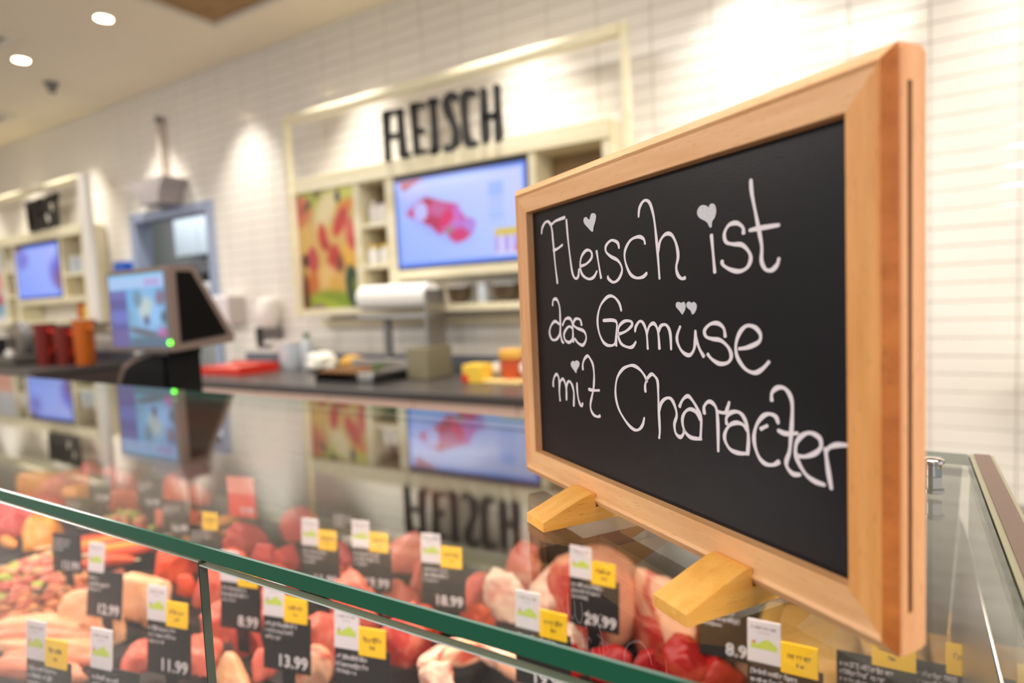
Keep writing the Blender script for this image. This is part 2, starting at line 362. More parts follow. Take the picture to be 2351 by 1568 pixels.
LETTERS = [('F',[[(-0.12143,0.19687),(-0.12013,0.20068),(-0.11551,0.20405),(-0.11075,0.20435),(-0.10587,0.20176),(-0.09938,0.20335),(-0.08624,0.20411)],[(-0.10898,0.20324),(-0.10545,0.19842),(-0.10407,0.1873),(-0.10237,0.17179),(-0.10023,0.15904)],[(-0.10442,0.18294),(-0.09875,0.18332),(-0.09088,0.18552)]]),('l',[[(-0.08426,0.20228),(-0.08311,0.18954),(-0.08101,0.17568),(-0.07869,0.16502),(-0.07488,0.16117),(-0.07116,0.16255),(-0.07004,0.16714)]]),('e',[[(-0.06832,0.16909),(-0.06048,0.17011),(-0.05367,0.17363),(-0.05396,0.17763),(-0.0595,0.17909),(-0.0659,0.17557),(-0.06832,0.16909),(-0.06577,0.16331),(-0.05831,0.16011),(-0.05171,0.16111),(-0.04785,0.16456)]]),('i',[[(-0.04738,0.17757),(-0.0457,0.17011),(-0.0433,0.16002)]]),('s',[[(-0.02236,0.1773),(-0.02379,0.18067),(-0.03025,0.1827),(-0.03633,0.17997),(-0.03656,0.17618),(-0.03166,0.17293),(-0.02361,0.16953),(-0.01989,0.1642),(-0.0234,0.15882),(-0.02959,0.15674),(-0.035,0.15935),(-0.03525,0.16079)]]),('c',[[(0.00336,0.17745),(0.00207,0.18036),(-0.00292,0.18201),(-0.01045,0.18073),(-0.01613,0.17538),(-0.01647,0.16902),(-0.01222,0.16148),(-0.00632,0.15848),(0.0003,0.15861),(0.00426,0.1606)]]),('h',[[(-0.00191,0.19346),(-0.00064,0.19852),(0.00382,0.20174),(0.00862,0.19972),(0.01172,0.1925),(0.01332,0.18302),(0.01454,0.17107),(0.01553,0.15703)],[(0.01454,0.17107),(0.0171,0.17757),(0.02182,0.18083),(0.02689,0.17988),(0.03043,0.17464),(0.03165,0.16806),(0.02995,0.16249),(0.03102,0.15836),(0.034,0.15611),(0.03679,0.15646)]]),('i',[[(0.05695,0.17666),(0.05776,0.16831),(0.05871,0.15807)]]),('s',[[(0.078,0.17512),(0.0776,0.17799),(0.07384,0.18043),(0.06892,0.1801),(0.0658,0.17645),(0.06669,0.17233),(0.07114,0.17081),(0.07692,0.16991),(0.08106,0.16637),(0.08209,0.16278),(0.07967,0.15906),(0.07469,0.15771),(0.06883,0.15899),(0.06435,0.16147),(0.06389,0.16336)]]),('t',[[(0.08303,0.19879),(0.08352,0.19251),(0.08557,0.18325),(0.0876,0.17407),(0.08879,0.16778),(0.08848,0.16162),(0.09078,0.1577),(0.09423,0.15716),(0.09724,0.15933),(0.09829,0.16193)],[(0.08176,0.17611),(0.0881,0.17641),(0.09856,0.17652)]]),('d',[[(-0.10882,0.14314),(-0.10734,0.14704),(-0.10229,0.1473),(-0.09866,0.14196),(-0.09832,0.13204),(-0.09857,0.12319),(-0.09721,0.11771),(-0.09468,0.11617)],[(-0.09966,0.12926),(-0.1063,0.13137),(-0.11241,0.12788),(-0.1152,0.12268),(-0.11204,0.118),(-0.10577,0.11792),(-0.10027,0.12148),(-0.09876,0.12651)]]),('a',[[(-0.09525,0.12879),(-0.09055,0.13323),(-0.08412,0.13352),(-0.08131,0.12907),(-0.08112,0.11732)],[(-0.08146,0.12693),(-0.08666,0.12789),(-0.09304,0.12337),(-0.09273,0.11878),(-0.08749,0.11671),(-0.08247,0.11887),(-0.08086,0.12375)]]),('s',[[(-0.0691,0.12932),(-0.07084,0.13294),(-0.07687,0.13339),(-0.08023,0.12963),(-0.07528,0.12709),(-0.06643,0.12523),(-0.06382,0.12067),(-0.06806,0.11581),(-0.074,0.11658),(-0.07889,0.11955)]]),('G',[[(-0.02207,0.13918),(-0.02423,0.14387),(-0.02977,0.14774),(-0.03654,0.14787),(-0.04474,0.14263),(-0.04883,0.13471),(-0.04843,0.12675),(-0.04436,0.11994),(-0.03838,0.11706),(-0.03064,0.11811),(-0.02834,0.12348)],[(-0.04233,0.13281),(-0.02815,0.13253),(-0.02828,0.12443),(-0.02869,0.11725)]]),('e',[[(-0.02613,0.1245),(-0.01796,0.12664),(-0.01153,0.13049),(-0.01295,0.13275),(-0.01922,0.13266),(-0.02505,0.12927),(-0.02619,0.12355),(-0.02319,0.11875),(-0.01612,0.11694),(-0.01143,0.11765),(-0.00824,0.12054)]]),('m',[[(-0.00868,0.12672),(-0.00778,0.12966),(-0.00389,0.13289),(-0.00029,0.13161),(0.00235,0.12634),(0.00305,0.11705)],[(0.00259,0.12546),(0.00538,0.13039),(0.00964,0.13179),(0.01288,0.12753),(0.0138,0.11763)],[(0.01311,0.12667),(0.01572,0.13061),(0.02038,0.13113),(0.02345,0.127),(0.02398,0.11793)]]),('u',[[(0.03179,0.13054),(0.02911,0.12552),(0.02957,0.12139),(0.03312,0.11703),(0.03851,0.11556),(0.04216,0.11876),(0.04353,0.12443),(0.04367,0.12858)],[(0.04358,0.12603),(0.04624,0.11978),(0.0495,0.11562)]]),('s',[[(0.06488,0.12641),(0.06396,0.13051),(0.05985,0.13285),(0.05447,0.13221),(0.0505,0.12901),(0.05151,0.12592),(0.05586,0.12492),(0.0617,0.1244),(0.06677,0.12124),(0.06869,0.11725),(0.06657,0.11388),(0.06083,0.1127),(0.05554,0.11447),(0.05233,0.11698)]]),('e',[[(0.07374,0.12087),(0.07953,0.12191),(0.08606,0.12472),(0.08704,0.12828),(0.08393,0.13136),(0.07883,0.13196),(0.07443,0.12858),(0.07182,0.12261),(0.07265,0.11676),(0.07737,0.11161),(0.08299,0.11014),(0.08759,0.1121),(0.09184,0.11594)]]),('m',[[(-0.11242,0.08258),(-0.11261,0.08548),(-0.11055,0.08986),(-0.10698,0.09226),(-0.1042,0.09046),(-0.10331,0.08603),(-0.1037,0.07899),(-0.10308,0.07309)],[(-0.10337,0.08314),(-0.10155,0.08744),(-0.09796,0.08963),(-0.09508,0.08728),(-0.09323,0.08223),(-0.09362,0.07492)],[(-0.09301,0.08307),(-0.09177,0.08682),(-0.08863,0.08894),(-0.08528,0.0871),(-0.08325,0.08336),(-0.08277,0.07947),(-0.08355,0.07184)]]),('i',[[(-0.07811,0.08863),(-0.07815,0.08394),(-0.07721,0.07818),(-0.07524,0.07453),(-0.07276,0.07312),(-0.07152,0.07522)]]),('t',[[(-0.06953,0.0989),(-0.06953,0.10216),(-0.06724,0.10613),(-0.06282,0.10869),(-0.05947,0.10667),(-0.05661,0.10315),(-0.0556,0.09766),(-0.05596,0.09204),(-0.05722,0.0863),(-0.05941,0.08116),(-0.06132,0.07639),(-0.06104,0.07226),(-0.05777,0.06933),(-0.05304,0.06873),(-0.04997,0.06976)],[(-0.06293,0.08604),(-0.05738,0.08591),(-0.0499,0.08676)]]),('C',[[(-0.00223,0.07573),(-0.00401,0.07132),(-0.00786,0.06788),(-0.01291,0.06702),(-0.01984,0.0699),(-0.0281,0.0773),(-0.03128,0.08642),(-0.02935,0.09615),(-0.02334,0.10257),(-0.01666,0.10543),(-0.01091,0.10611),(-0.00484,0.10413),(-0.0002,0.10047),(0.00144,0.09769)]]),('h',[[(-0.00027,0.0916),(-0.00045,0.09528),(0.00151,0.09916),(0.00576,0.10248),(0.00914,0.10135),(0.01128,0.09868),(0.01153,0.09153),(0.01165,0.08147),(0.01196,0.07068),(0.0112,0.0662)],[(0.01173,0.08076),(0.01412,0.08684),(0.01864,0.09012),(0.02293,0.0901),(0.02594,0.08632),(0.02711,0.08163),(0.02502,0.07643),(0.02588,0.07168),(0.02945,0.07002),(0.03208,0.07208),(0.03287,0.07428)]]),('a',[[(0.02958,0.08682),(0.03229,0.09095),(0.03638,0.09349),(0.03976,0.0919),(0.04392,0.08747),(0.0464,0.08255),(0.04559,0.07249)],[(0.04563,0.0821),(0.04244,0.08593),(0.03761,0.08658),(0.03354,0.08396),(0.03165,0.07957),(0.03317,0.07433),(0.03804,0.07145),(0.04623,0.07208)]]),('r',[[(0.04902,0.0859),(0.04886,0.08947),(0.05199,0.09249),(0.05557,0.09199),(0.05795,0.08881),(0.05858,0.08062),(0.05838,0.0681)],[(0.05881,0.0883),(0.06374,0.08851),(0.0655,0.09114),(0.06668,0.09409)]]),('a',[[(0.06468,0.08302),(0.06451,0.086),(0.06712,0.08888),(0.07168,0.09016),(0.07526,0.08886),(0.07792,0.08444),(0.0787,0.07795),(0.07797,0.07055)],[(0.07825,0.08209),(0.07555,0.08436),(0.07113,0.08468),(0.06652,0.08257),(0.06344,0.07828),(0.06334,0.07448),(0.06662,0.07071),(0.07196,0.06992),(0.07759,0.07077)]]),('c',[[(0.09651,0.08864),(0.09515,0.09128),(0.09161,0.09201),(0.08793,0.09047),(0.08411,0.08606),(0.08223,0.08039),(0.08272,0.07512),(0.08526,0.07028),(0.08894,0.06824),(0.0933,0.0688),(0.09667,0.07098)],[(0.08632,0.08418),(0.09019,0.08635)]]),('t',[[(0.09303,0.09841),(0.09324,0.10186),(0.09611,0.10446),(0.09991,0.10488),(0.10291,0.10244),(0.1043,0.0982),(0.10404,0.09041),(0.10324,0.08248),(0.10247,0.07674),(0.10069,0.07185),(0.10132,0.06917),(0.10432,0.06716),(0.10796,0.06774)],[(0.09644,0.08522),(0.10057,0.08452),(0.10693,0.08581)]]),('e',[[(0.1071,0.07574),(0.11099,0.07639),(0.11604,0.07896),(0.11864,0.08215),(0.11796,0.08574),(0.11366,0.0871),(0.10984,0.08562),(0.10655,0.08199),(0.10568,0.07739),(0.10706,0.07324),(0.11088,0.06859),(0.11526,0.06665),(0.12014,0.06626)]]),('r',[[(0.1208,0.08178),(0.12135,0.07741),(0.12229,0.07129),(0.1234,0.0655)],[(0.12121,0.08107),(0.1233,0.08306),(0.12679,0.08452),(0.13102,0.08518)]])]
HEARTS = [[(-0.0513,0.1902),(-0.057,0.19382),(-0.06131,0.19733),(-0.06112,0.20011),(-0.05805,0.2006),(-0.05482,0.1985),(-0.05239,0.20162),(-0.04944,0.202),(-0.04665,0.20036),(-0.04722,0.19704),(-0.04963,0.19344)],[(0.056,0.18053),(0.05393,0.18342),(0.04906,0.18595),(0.04724,0.18849),(0.04812,0.19106),(0.05094,0.19217),(0.05419,0.19131),(0.05546,0.19037),(0.0569,0.19188),(0.05953,0.19127),(0.0607,0.1885),(0.05987,0.18528),(0.05768,0.18295),(0.0574,0.18074)],[(0.03388,0.13712),(0.03151,0.13916),(0.0291,0.14122),(0.02919,0.14327),(0.03107,0.14383),(0.03314,0.14323),(0.03535,0.14377),(0.03673,0.14198),(0.03616,0.13956),(0.03451,0.13753)],[(0.04165,0.13716),(0.04055,0.13915),(0.03788,0.14076),(0.03748,0.14278),(0.03919,0.14396),(0.04128,0.14314),(0.04304,0.14367),(0.04507,0.14231),(0.04488,0.13994),(0.04342,0.13796)],[(-0.07895,0.09577),(-0.08183,0.09768),(-0.08509,0.10017),(-0.08492,0.10255),(-0.08252,0.1039),(-0.0799,0.1035),(-0.07871,0.10437),(-0.07609,0.10455),(-0.07381,0.10337),(-0.07412,0.10103),(-0.07731,0.09786),(-0.07804,0.09597)]]
SIGN = [('letter_F',[[(-2.7612,2.2961),(-2.7599,2.4399),(-2.756,2.5825)],[(-2.7561,2.5805),(-2.6872,2.5778),(-2.6264,2.5735)],[(-2.7573,2.4374),(-2.6572,2.4309)]]),('letter_L',[[(-2.6424,2.5765),(-2.6389,2.4399),(-2.6328,2.3024)],[(-2.6328,2.3024),(-2.5859,2.3003)]]),('letter_E',[[(-2.5324,2.5856),(-2.5295,2.4413),(-2.5236,2.3008)],[(-2.5326,2.5837),(-2.4487,2.5765)],[(-2.5276,2.431),(-2.4717,2.4284)],[(-2.5235,2.3028),(-2.4546,2.3021)]]),('letter_I',[[(-2.3847,2.5816),(-2.3818,2.4353),(-2.3824,2.2938)],[(-2.4099,2.5836),(-2.3558,2.5818)],[(-2.4079,2.2909),(-2.3573,2.2919)]]),('letter_S',[[(-2.2189,2.5731),(-2.248,2.5912),(-2.2822,2.5713),(-2.2773,2.513),(-2.2453,2.4402),(-2.2249,2.3793),(-2.2314,2.3135),(-2.2609,2.2894),(-2.2998,2.2955)]]),('letter_C',[[(-2.0833,2.5695),(-2.1236,2.5776),(-2.1544,2.5556),(-2.157,2.4527),(-2.1515,2.3479),(-2.1344,2.2978),(-2.0822,2.2893)]]),('letter_H',[[(-2.0199,2.5751),(-2.0191,2.4275),(-2.0167,2.2881)],[(-1.9301,2.575),(-1.9307,2.4205),(-1.9292,2.2848)],[(-2.0171,2.4225),(-1.9296,2.4203)]])]
MEATS = [(0.062, 0.907, 0.94, 0.105, 0.105, 'slab', 'yellow', 5, 'rightmost pale golden breaded meat slab against the end glass'),
(-0.019, 0.882, 0.945, 0.095, 0.109, 'slab', 'yellow', 4, 'pale golden breaded slab under the lower right corner of the chalkboard'),
(-0.095, 0.832, 0.945, 0.124, 0.124, 'slab', 'yellow', 2, 'largest golden breaded meat slab, behind the mountain-picture price tag'),
(-0.145, 0.84, 0.945, 0.033, 0.099, 'slab', 'yellow', 2, 'thin golden breaded slab, leftmost of the breaded slabs'),
(-0.225, 0.782, 0.965, 0.06, 0.044, 'chunk', 'orange', 20, 'orange-red beef piece right behind the near wooden foot tip'),
(-0.282, 0.779, 0.95, 0.045, 0.084, 'strip', 'beef', 80, 'upright dark red beef strip beside the round ham'),
(-0.254, 0.774, 0.965, 0.044, 0.107, 'strip', 'fat', 70, 'pale fat-striped beef strip leaning beside the dark red beef strip'),
(-0.226, 0.728, 0.945, 0.073, 0.049, 'chunk', 'deepred', 10, 'deep red beef cube in front of the fat-striped beef strip'),
(-0.188, 0.737, 0.94, 0.067, 0.049, 'chunk', 'deepred', 40, 'deep red beef cube at the lower frame edge left of the white tag'),
(-0.172, 0.757, 0.95, 0.043, 0.037, 'chunk', 'fat', 15, 'pale fatty beef cube on top of the deep red cubes'),
(-0.268, 0.705, 0.94, 0.06, 0.036, 'chunk', 'deepred', 60, 'deep red beef cube just above the green glass edge'),
(-0.312, 0.703, 0.94, 0.067, 0.037, 'chunk', 'deepred', 25, 'deep red beef cube in front of the round ham, at the glass edge'),
(-0.376, 0.81, 0.965, 0.153, 0.146, 'ham', 'ham', -20, 'big round raw ham with pale rind and red cut face'),
(-0.447, 0.809, 0.955, 0.091, 0.119, 'chunk', 'veal', 30, 'pale fatty ham end with a red top, left of the round ham'),
(-0.5, 0.771, 0.95, 0.084, 0.091, 'chunk', 'veal', 10, 'pale marbled knuckle left of the fatty ham end'),
(-0.534, 0.859, 0.955, 0.083, 0.045, 'chunk', 'pork', 5, 'pink rounded pork piece behind the marbled knuckle'),
(-0.374, 0.712, 0.945, 0.057, 0.063, 'chunk', 'veal', 70, 'pale fat lump in front of the round ham'),
(-0.563, 0.782, 0.945, 0.066, 0.069, 'chunk', 'pork', 50, 'pink pork chunk right of the third back-row price tag'),
(-0.527, 0.718, 0.935, 0.062, 0.048, 'chunk', 'orange', 15, 'orange-red meat flap below the pink pork chunk'),
(-0.746, 0.826, 0.955, 0.09, 0.082, 'chunk', 'pork', 25, 'smooth pink pork fillet behind the second back-row price tag'),
(-0.662, 0.759, 0.945, 0.064, 0.061, 'chunk', 'pork', 100, 'pink pork piece in front of the smooth pork fillet'),
(-0.661, 0.706, 0.94, 0.066, 0.051, 'chunk', 'pork', 10, 'small pink pork piece just above the green glass edge, below the fillet'),
(-0.85, 0.775, 0.95, 0.055, 0.068, 'chunk', 'deepred', 0, 'dark red meat chunk between the two left back-row tags'),
(-0.8, 0.712, 0.94, 0.056, 0.048, 'chunk', 'orange', 20, 'orange-pink meat lump under the dark red chunk'),
(-0.798, 0.744, 0.935, 0.041, 0.041, 'chunk', 'pork', 20, 'small pink lump beside the tag left of the pork fillet'),
(-1.054, 0.851, 0.95, 0.088, 0.068, 'chunk', 'beefpink', 30, 'rosy beef chunk right of the red price tag'),
(-1.1, 0.752, 0.95, 0.082, 0.096, 'chunk', 'beefpink', 60, 'rosy beef chunk left of the red price tag'),
(-1.003, 0.722, 0.94, 0.081, 0.072, 'chunk', 'beefpink', 15, 'rosy beef chunk in front of the red price tag'),
(-0.953, 0.735, 0.94, 0.071, 0.053, 'chunk', 'beefpink', 80, 'rosy beef chunk below the red tag, touching the tag stem'),
(-0.908, 0.68, 0.935, 0.092, 0.05, 'chunk', 'pork', 10, 'pink meat chunk at the glass edge below the red price tag'),
(-1.236, 0.766, 0.955, 0.135, 0.017, 'strip', 'orange', 70, 'orange marinated skewer with the yellow tag on it'),
(-1.226, 0.785, 0.955, 0.135, 0.017, 'strip', 'golden', 70, 'golden marinated skewer right of the orange skewer with the yellow tag'),
(-1.212, 0.726, 0.945, 0.112, 0.016, 'strip', 'golden', 70, 'golden marinated skewer just above the glass edge'),
(-1.526, 0.872, 0.96, 0.136, 0.062, 'chunk', 'orange', 0, 'orange marinated roast, topmost above the dark tag row'),
(-1.449, 0.888, 0.95, 0.054, 0.048, 'chunk', 'orange', 30, 'small orange meatball right of the orange roast'),
(-1.346, 0.79, 0.94, 0.05, 0.067, 'chunk', 'orange', 50, 'orange meat lump right of the small dark tag'),
(-1.853, 0.889, 0.955, 0.13, 0.086, 'chunk', 'beefpink', 10, 'rosy beef heap piece, highest at far left back'),
(-1.793, 0.91, 0.95, 0.085, 0.063, 'chunk', 'beefpink', 50, 'rosy beef piece right of the highest far-left piece'),
(-1.911, 0.86, 0.95, 0.132, 0.073, 'chunk', 'beefpink', 20, 'rosy beef piece left of the highest far-left piece'),
(-1.937, 0.801, 0.945, 0.132, 0.081, 'chunk', 'pork', 70, 'pink meat piece at far left behind the green edge'),
(-2.049, 0.784, 0.94, 0.153, 0.04, 'slab', 'golden', 10, 'flat golden piece at the far left rear'),
(-1.824, 0.781, 0.935, 0.084, 0.036, 'slab', 'golden', 0, 'small golden piece left of the grey tag'),
(-1.623, 0.799, 0.945, 0.102, 0.077, 'chunk', 'orange', 30, 'orange-brown meat lump between the grey tag and the dark tag'),
(-1.538, 0.749, 0.93, 0.109, 0.061, 'pile', 'mixed', 0, 'pile of diced marinated meat with green herbs behind the glass edge'),
(-1.423, 0.77, 0.94, 0.052, 0.069, 'chunk', 'pork', 10, 'pink lump left of the small dark tag'),
(-1.763, 0.617, 0.95, 0.145, 0.118, 'chunk', 'beefpink', 20, 'big rosy beef piece at the left picture border'),
(-1.754, 0.67, 0.945, 0.145, 0.079, 'chunk', 'deepred', 0, 'dark red beef piece right of the one at the left border'),
(-1.68, 0.578, 0.94, 0.088, 0.075, 'chunk', 'beefpink', 70, 'rosy beef piece below the big one at the left border'),
(-1.558, 0.591, 0.945, 0.142, 0.071, 'chunk', 'golden', -30, 'golden marinated chicken leg at the left under the glass edge'),
(-1.599, 0.547, 0.935, 0.108, 0.036, 'strip', 'golden', -10, 'golden marinated chicken strip at the left border'),
(-1.391, 0.505, 0.935, 0.191, 0.117, 'pile', 'mixed', 0, 'large pile of diced pink meat with green vegetables, left side'),
(-1.4, 0.612, 0.95, 0.131, 0.026, 'strip', 'orange', 55, 'orange marinated strip, first from the left in the skewer heap'),
(-1.345, 0.611, 0.955, 0.137, 0.025, 'strip', 'golden', 58, 'golden marinated strip, second from the left in the skewer heap'),
(-1.293, 0.609, 0.96, 0.133, 0.027, 'strip', 'orange', 58, 'bright orange marinated strip in the middle of the skewer heap'),
(-1.271, 0.622, 0.955, 0.132, 0.024, 'strip', 'golden', 58, 'golden marinated strip, fourth in the skewer heap'),
(-1.253, 0.637, 0.95, 0.121, 0.026, 'strip', 'orange', 60, 'orange marinated strip, rightmost in the skewer heap'),
(-1.262, 0.574, 0.945, 0.11, 0.026, 'strip', 'orange', 35, 'orange marinated strip across the front of the skewer heap'),
(-1.236, 0.513, 0.93, 0.117, 0.058, 'pile', 'spicy', 0, 'pile of orange spiced meat bits in front of the skewers'),
(-1.244, 0.438, 0.93, 0.125, 0.053, 'pile', 'spicy', 0, 'pile of orange spiced meat bits in the front left tray'),
(-1.094, 0.608, 0.955, 0.077, 0.091, 'chunk', 'orange', 75, 'orange-red marinated steak left of the glass seam'),
(-1.029, 0.591, 0.94, 0.044, 0.044, 'chunk', 'orange', 20, 'small orange-red piece under the marinated steak'),
(-0.958, 0.593, 0.95, 0.071, 0.075, 'chunk', 'pork', 60, 'shiny pink pork neck right of the glass seam'),
(-0.849, 0.535, 0.945, 0.068, 0.068, 'chunk', 'pork', 20, 'shiny pink pork neck, lower one right of the glass seam'),
(-0.967, 0.643, 0.95, 0.077, 0.06, 'chunk', 'orange', 10, 'orange-red pork piece behind the tag at the seam'),
(-0.872, 0.636, 0.95, 0.08, 0.072, 'chunk', 'orange', 50, 'orange-red pork piece right of the tag at the seam'),
(-0.821, 0.588, 0.94, 0.053, 0.061, 'chunk', 'pork', 80, 'pink pork piece between the two front tags'),
(-0.782, 0.529, 0.935, 0.054, 0.043, 'chunk', 'ham', 30, 'brownish pink meat piece below the tag at the seam'),
(-0.662, 0.557, 0.955, 0.08, 0.12, 'chunk', 'pork', 65, 'big smooth pork roast right of the mountain-picture front tag'),
(-0.677, 0.62, 0.965, 0.09, 0.049, 'chunk', 'pork', 5, 'domed top of pork roast behind the front tag'),
(-0.633, 0.516, 0.94, 0.051, 0.045, 'strip', 'fat', 40, 'pale fat-edged pork strip at the lower frame edge'),
(-0.562, 0.608, 0.955, 0.077, 0.109, 'chunk', 'beef', 60, 'large red beef joint with pale streaks in the front middle'),
(-0.574, 0.663, 0.95, 0.061, 0.047, 'chunk', 'beef', 10, 'red beef piece behind the large beef joint'),
(-0.499, 0.615, 0.95, 0.094, 0.025, 'strip', 'veal', 75, 'pale bacon strip right of the beef joint, first one'),
(-0.474, 0.629, 0.955, 0.093, 0.028, 'strip', 'fat', 72, 'pale bacon strip right of the beef joint, second one'),
(-0.447, 0.643, 0.955, 0.092, 0.031, 'strip', 'veal', -30, 'pink bacon slab with fat streaks right of the bacon strips'),
(-0.409, 0.629, 0.95, 0.084, 0.03, 'strip', 'fat', -30, 'pink bacon slab in front of the fat-streaked slab'),
(-0.368, 0.693, 0.93, 0.063, 0.044, 'chunk', 'deepred', 10, 'red beef cube below the green edge beside the black tag'),
(-0.492, 0.583, 0.935, 0.061, 0.024, 'chunk', 'veal', 0, 'pale fatty piece at the bottom frame edge in the middle'),
(-1.075, 0.392, 0.952, 0.168, 0.029, 'strip', 'chicken', 28, 'long pale chicken breast strip at the far left front, uppermost of the strips'),
(-1.045, 0.39, 0.946, 0.177, 0.028, 'strip', 'chickenpink', 27, 'long pinkish chicken breast strip, second from the top at the far left front'),
(-1.017, 0.386, 0.94, 0.178, 0.027, 'strip', 'chicken', 25, 'long pale chicken breast strip, third from the top at the far left front'),
(-1.001, 0.374, 0.934, 0.168, 0.027, 'strip', 'chickenpink', 24, 'long pinkish chicken breast strip, fourth from the top at the far left front'),
(-0.992, 0.354, 0.93, 0.158, 0.028, 'strip', 'chickenpink', 22, 'long pinkish chicken breast strip, lowest at the far left front'),
(-1.038, 0.435, 0.95, 0.075, 0.079, 'chunk', 'chicken', 40, 'peach chicken thigh left of the narrow black tag'),
(-1.027, 0.506, 0.955, 0.101, 0.092, 'chunk', 'chicken', 30, 'large peach chicken thigh right of the narrow black tag'),
(-0.989, 0.508, 0.945, 0.066, 0.049, 'chunk', 'chicken', -10, 'peach chicken piece overlapping the large thigh'),
(-0.993, 0.448, 0.935, 0.049, 0.053, 'chunk', 'chicken', 70, 'small peach chicken piece below the narrow black tag'),
(-0.884, 0.434, 0.935, 0.056, 0.067, 'chunk', 'pork', 60, 'flat pink cutlet left of the front tag stem'),
(-0.824, 0.471, 0.935, 0.087, 0.08, 'chunk', 'pork', 20, 'flat pink cutlet right of the front tag stem'),
(-0.709, 0.502, 0.935, 0.04, 0.051, 'chunk', 'pork', 80, 'small pink cutlet left of the mountain tag stem'),
(-0.724, 0.462, 0.935, 0.074, 0.033, 'chunk', 'chicken', 0, 'peach cutlet at the bottom frame edge right of the seam'),
(-0.661, 0.514, 0.93, 0.026, 0.046, 'chunk', 'pork', 0, 'narrow pink piece right of the mountain tag stem')]
TAGS = [(-0.98, 0.441, -38, 8, 0, 1, '12.99', 'narrow black price tag with white label between the chicken thighs'),
(-0.75, 0.402, -38, 6, 1, 1, '11.99', 'black price tag with yellow corner over the pink cutlets'),
(-0.786, 0.29, -35, 6, 1, 1, '9.99', 'lowest left price tag over the long chicken breast strips'),
(-0.7, 0.315, -35, 6, 0, 1, '10.99', 'white-topped price tag at the bottom frame edge left of the seam'),
(-0.767, 0.511, -18, 6, 1, 1, '8.99', 'black price tag with yellow corner just right of the glass seam'),
(-0.628, 0.475, -14, 6, 1, 1, '13.99', 'black price tag with yellow corner over the orange-red pork'),
(-0.494, 0.464, -10, 6, 1, 1, '10.99', 'black price tag with large yellow corner in front of the pork roast'),
(-0.767, 0.651, -6, 5, 1, 1, '11.99', 'black price tag with yellow corner, first from the left in the back row'),
(-0.687, 0.679, -4, 5, 1, 1, '19.99', 'black price tag with yellow corner, second from the left in the back row'),
(-0.553, 0.682, -4, 5, 1, 1, '18.99', 'black price tag with yellow corner, third from the left in the back row'),
(-0.342, 0.727, 0, 5, 1, 1, '29.99', 'black price tag with yellow corner in front of the round ham'),
(-0.34, 0.585, -4, 5, 1, 1, '19.99', 'black price tag crossing the green glass edge near the bacon slab'),
(-0.175, 0.736, 4, 5, 0, 0, '8.99', 'black price tag behind the near wooden foot'),
(-0.099, 0.634, 4, 5, 1, 1, '6.99', 'white-labelled price tag with mountain picture in front of the golden slabs'),
(-0.024, 0.687, 6, 5, 2, 0, '7.99', 'black price tag with yellow corner below the chalkboard corner'),
(0.037, 0.702, 8, 5, 2, 0, '7.49', 'yellow-cornered price tag at the far lower right'),
(-1.214, 0.686, -6, 4, 0, 0, '16.99', 'small dark price tag in front of the orange roast'),
(-1.438, 0.757, -6, 4, 0, 0, '14.99', 'small dark price tag left of the orange roast'),
(-1.591, 0.726, -6, 4, 0, 0, '15.99', 'small grey looking price tag at far left rear'),
(-1.214, 0.494, -30, 4, 0, 0, '13.99', 'dark price tag between the herb pile and the skewer heap'),
(-1.025, 0.625, -6, 4, 1, 0, '12.99', 'price tag with yellow corner in front of the golden skewers'),
(-0.846, 0.786, -2, 4, 0, 0, '17.99', 'dark price tag at the rear behind the back row tags'),
(-1.432, 0.609, -6, 4, 0, 0, '9.99', 'dark price tag hidden by the green glass edge at left')]

# ------------------------------------------------------------------ the room
# back wall: mortar bed with an opening for the door, tiles as its parts
DX0, DX1, DZ = -6.13, -5.01, 2.255
wb = MB()
wb.box(-10.2, DX0, WALL_Y + 0.006, WALL_Y + 0.12, 0, CEIL); wb.box(DX1, 2.6, WALL_Y + 0.006, WALL_Y + 0.12, 0, CEIL); wb.box(DX0, DX1, WALL_Y + 0.006, WALL_Y + 0.12, DZ, CEIL)
wall = struct('wall_back', wb, M['grout'])
PX, PZ, J = 0.3035, 0.0785, 0.004
def tile_mesh(w, h, y0, x, z):
    b = 0.0022; a = MB()
    x0, x1, z0, z1 = x - w / 2, x + w / 2, z - h / 2, z + h / 2
    vs = [(x0, y0 + .007, z0), (x1, y0 + .007, z0), (x1, y0 + .007, z1), (x0, y0 + .007, z1),
          (x0, y0 + .0015, z0), (x1, y0 + .0015, z0), (x1, y0 + .0015, z1), (x0, y0 + .0015, z1),
          (x0 + b, y0, z0 + b), (x1 - b, y0, z0 + b), (x1 - b, y0, z1 - b), (x0 + b, y0, z1 - b)]
    fs = [[8, 9, 10, 11]] + [[i + 4, (i + 1) % 4 + 4, (i + 1) % 4 + 8, i + 8] for i in range(4)] + [[i, (i + 1) % 4, (i + 1) % 4 + 4, i + 4] for i in range(4)]
    return vs, fs
cells = []
for ix in range(-34, 8):
    cx = 0.097 + PX * ix + PX / 2
    for iz in range(-20, 18):
        z0 = 2.009 + PZ * iz; z1 = min(z0 + PZ - J, CEIL - 0.002)
        if cx - PX / 2 < DX1 + 0.06 and cx + PX / 2 > DX0 - 0.06 and z0 < DZ + 0.05:
            # beside and above the doorway the row is cut short by the frame
            continue
        cells.append((cx, (z0 + z1) / 2, z1 - z0))
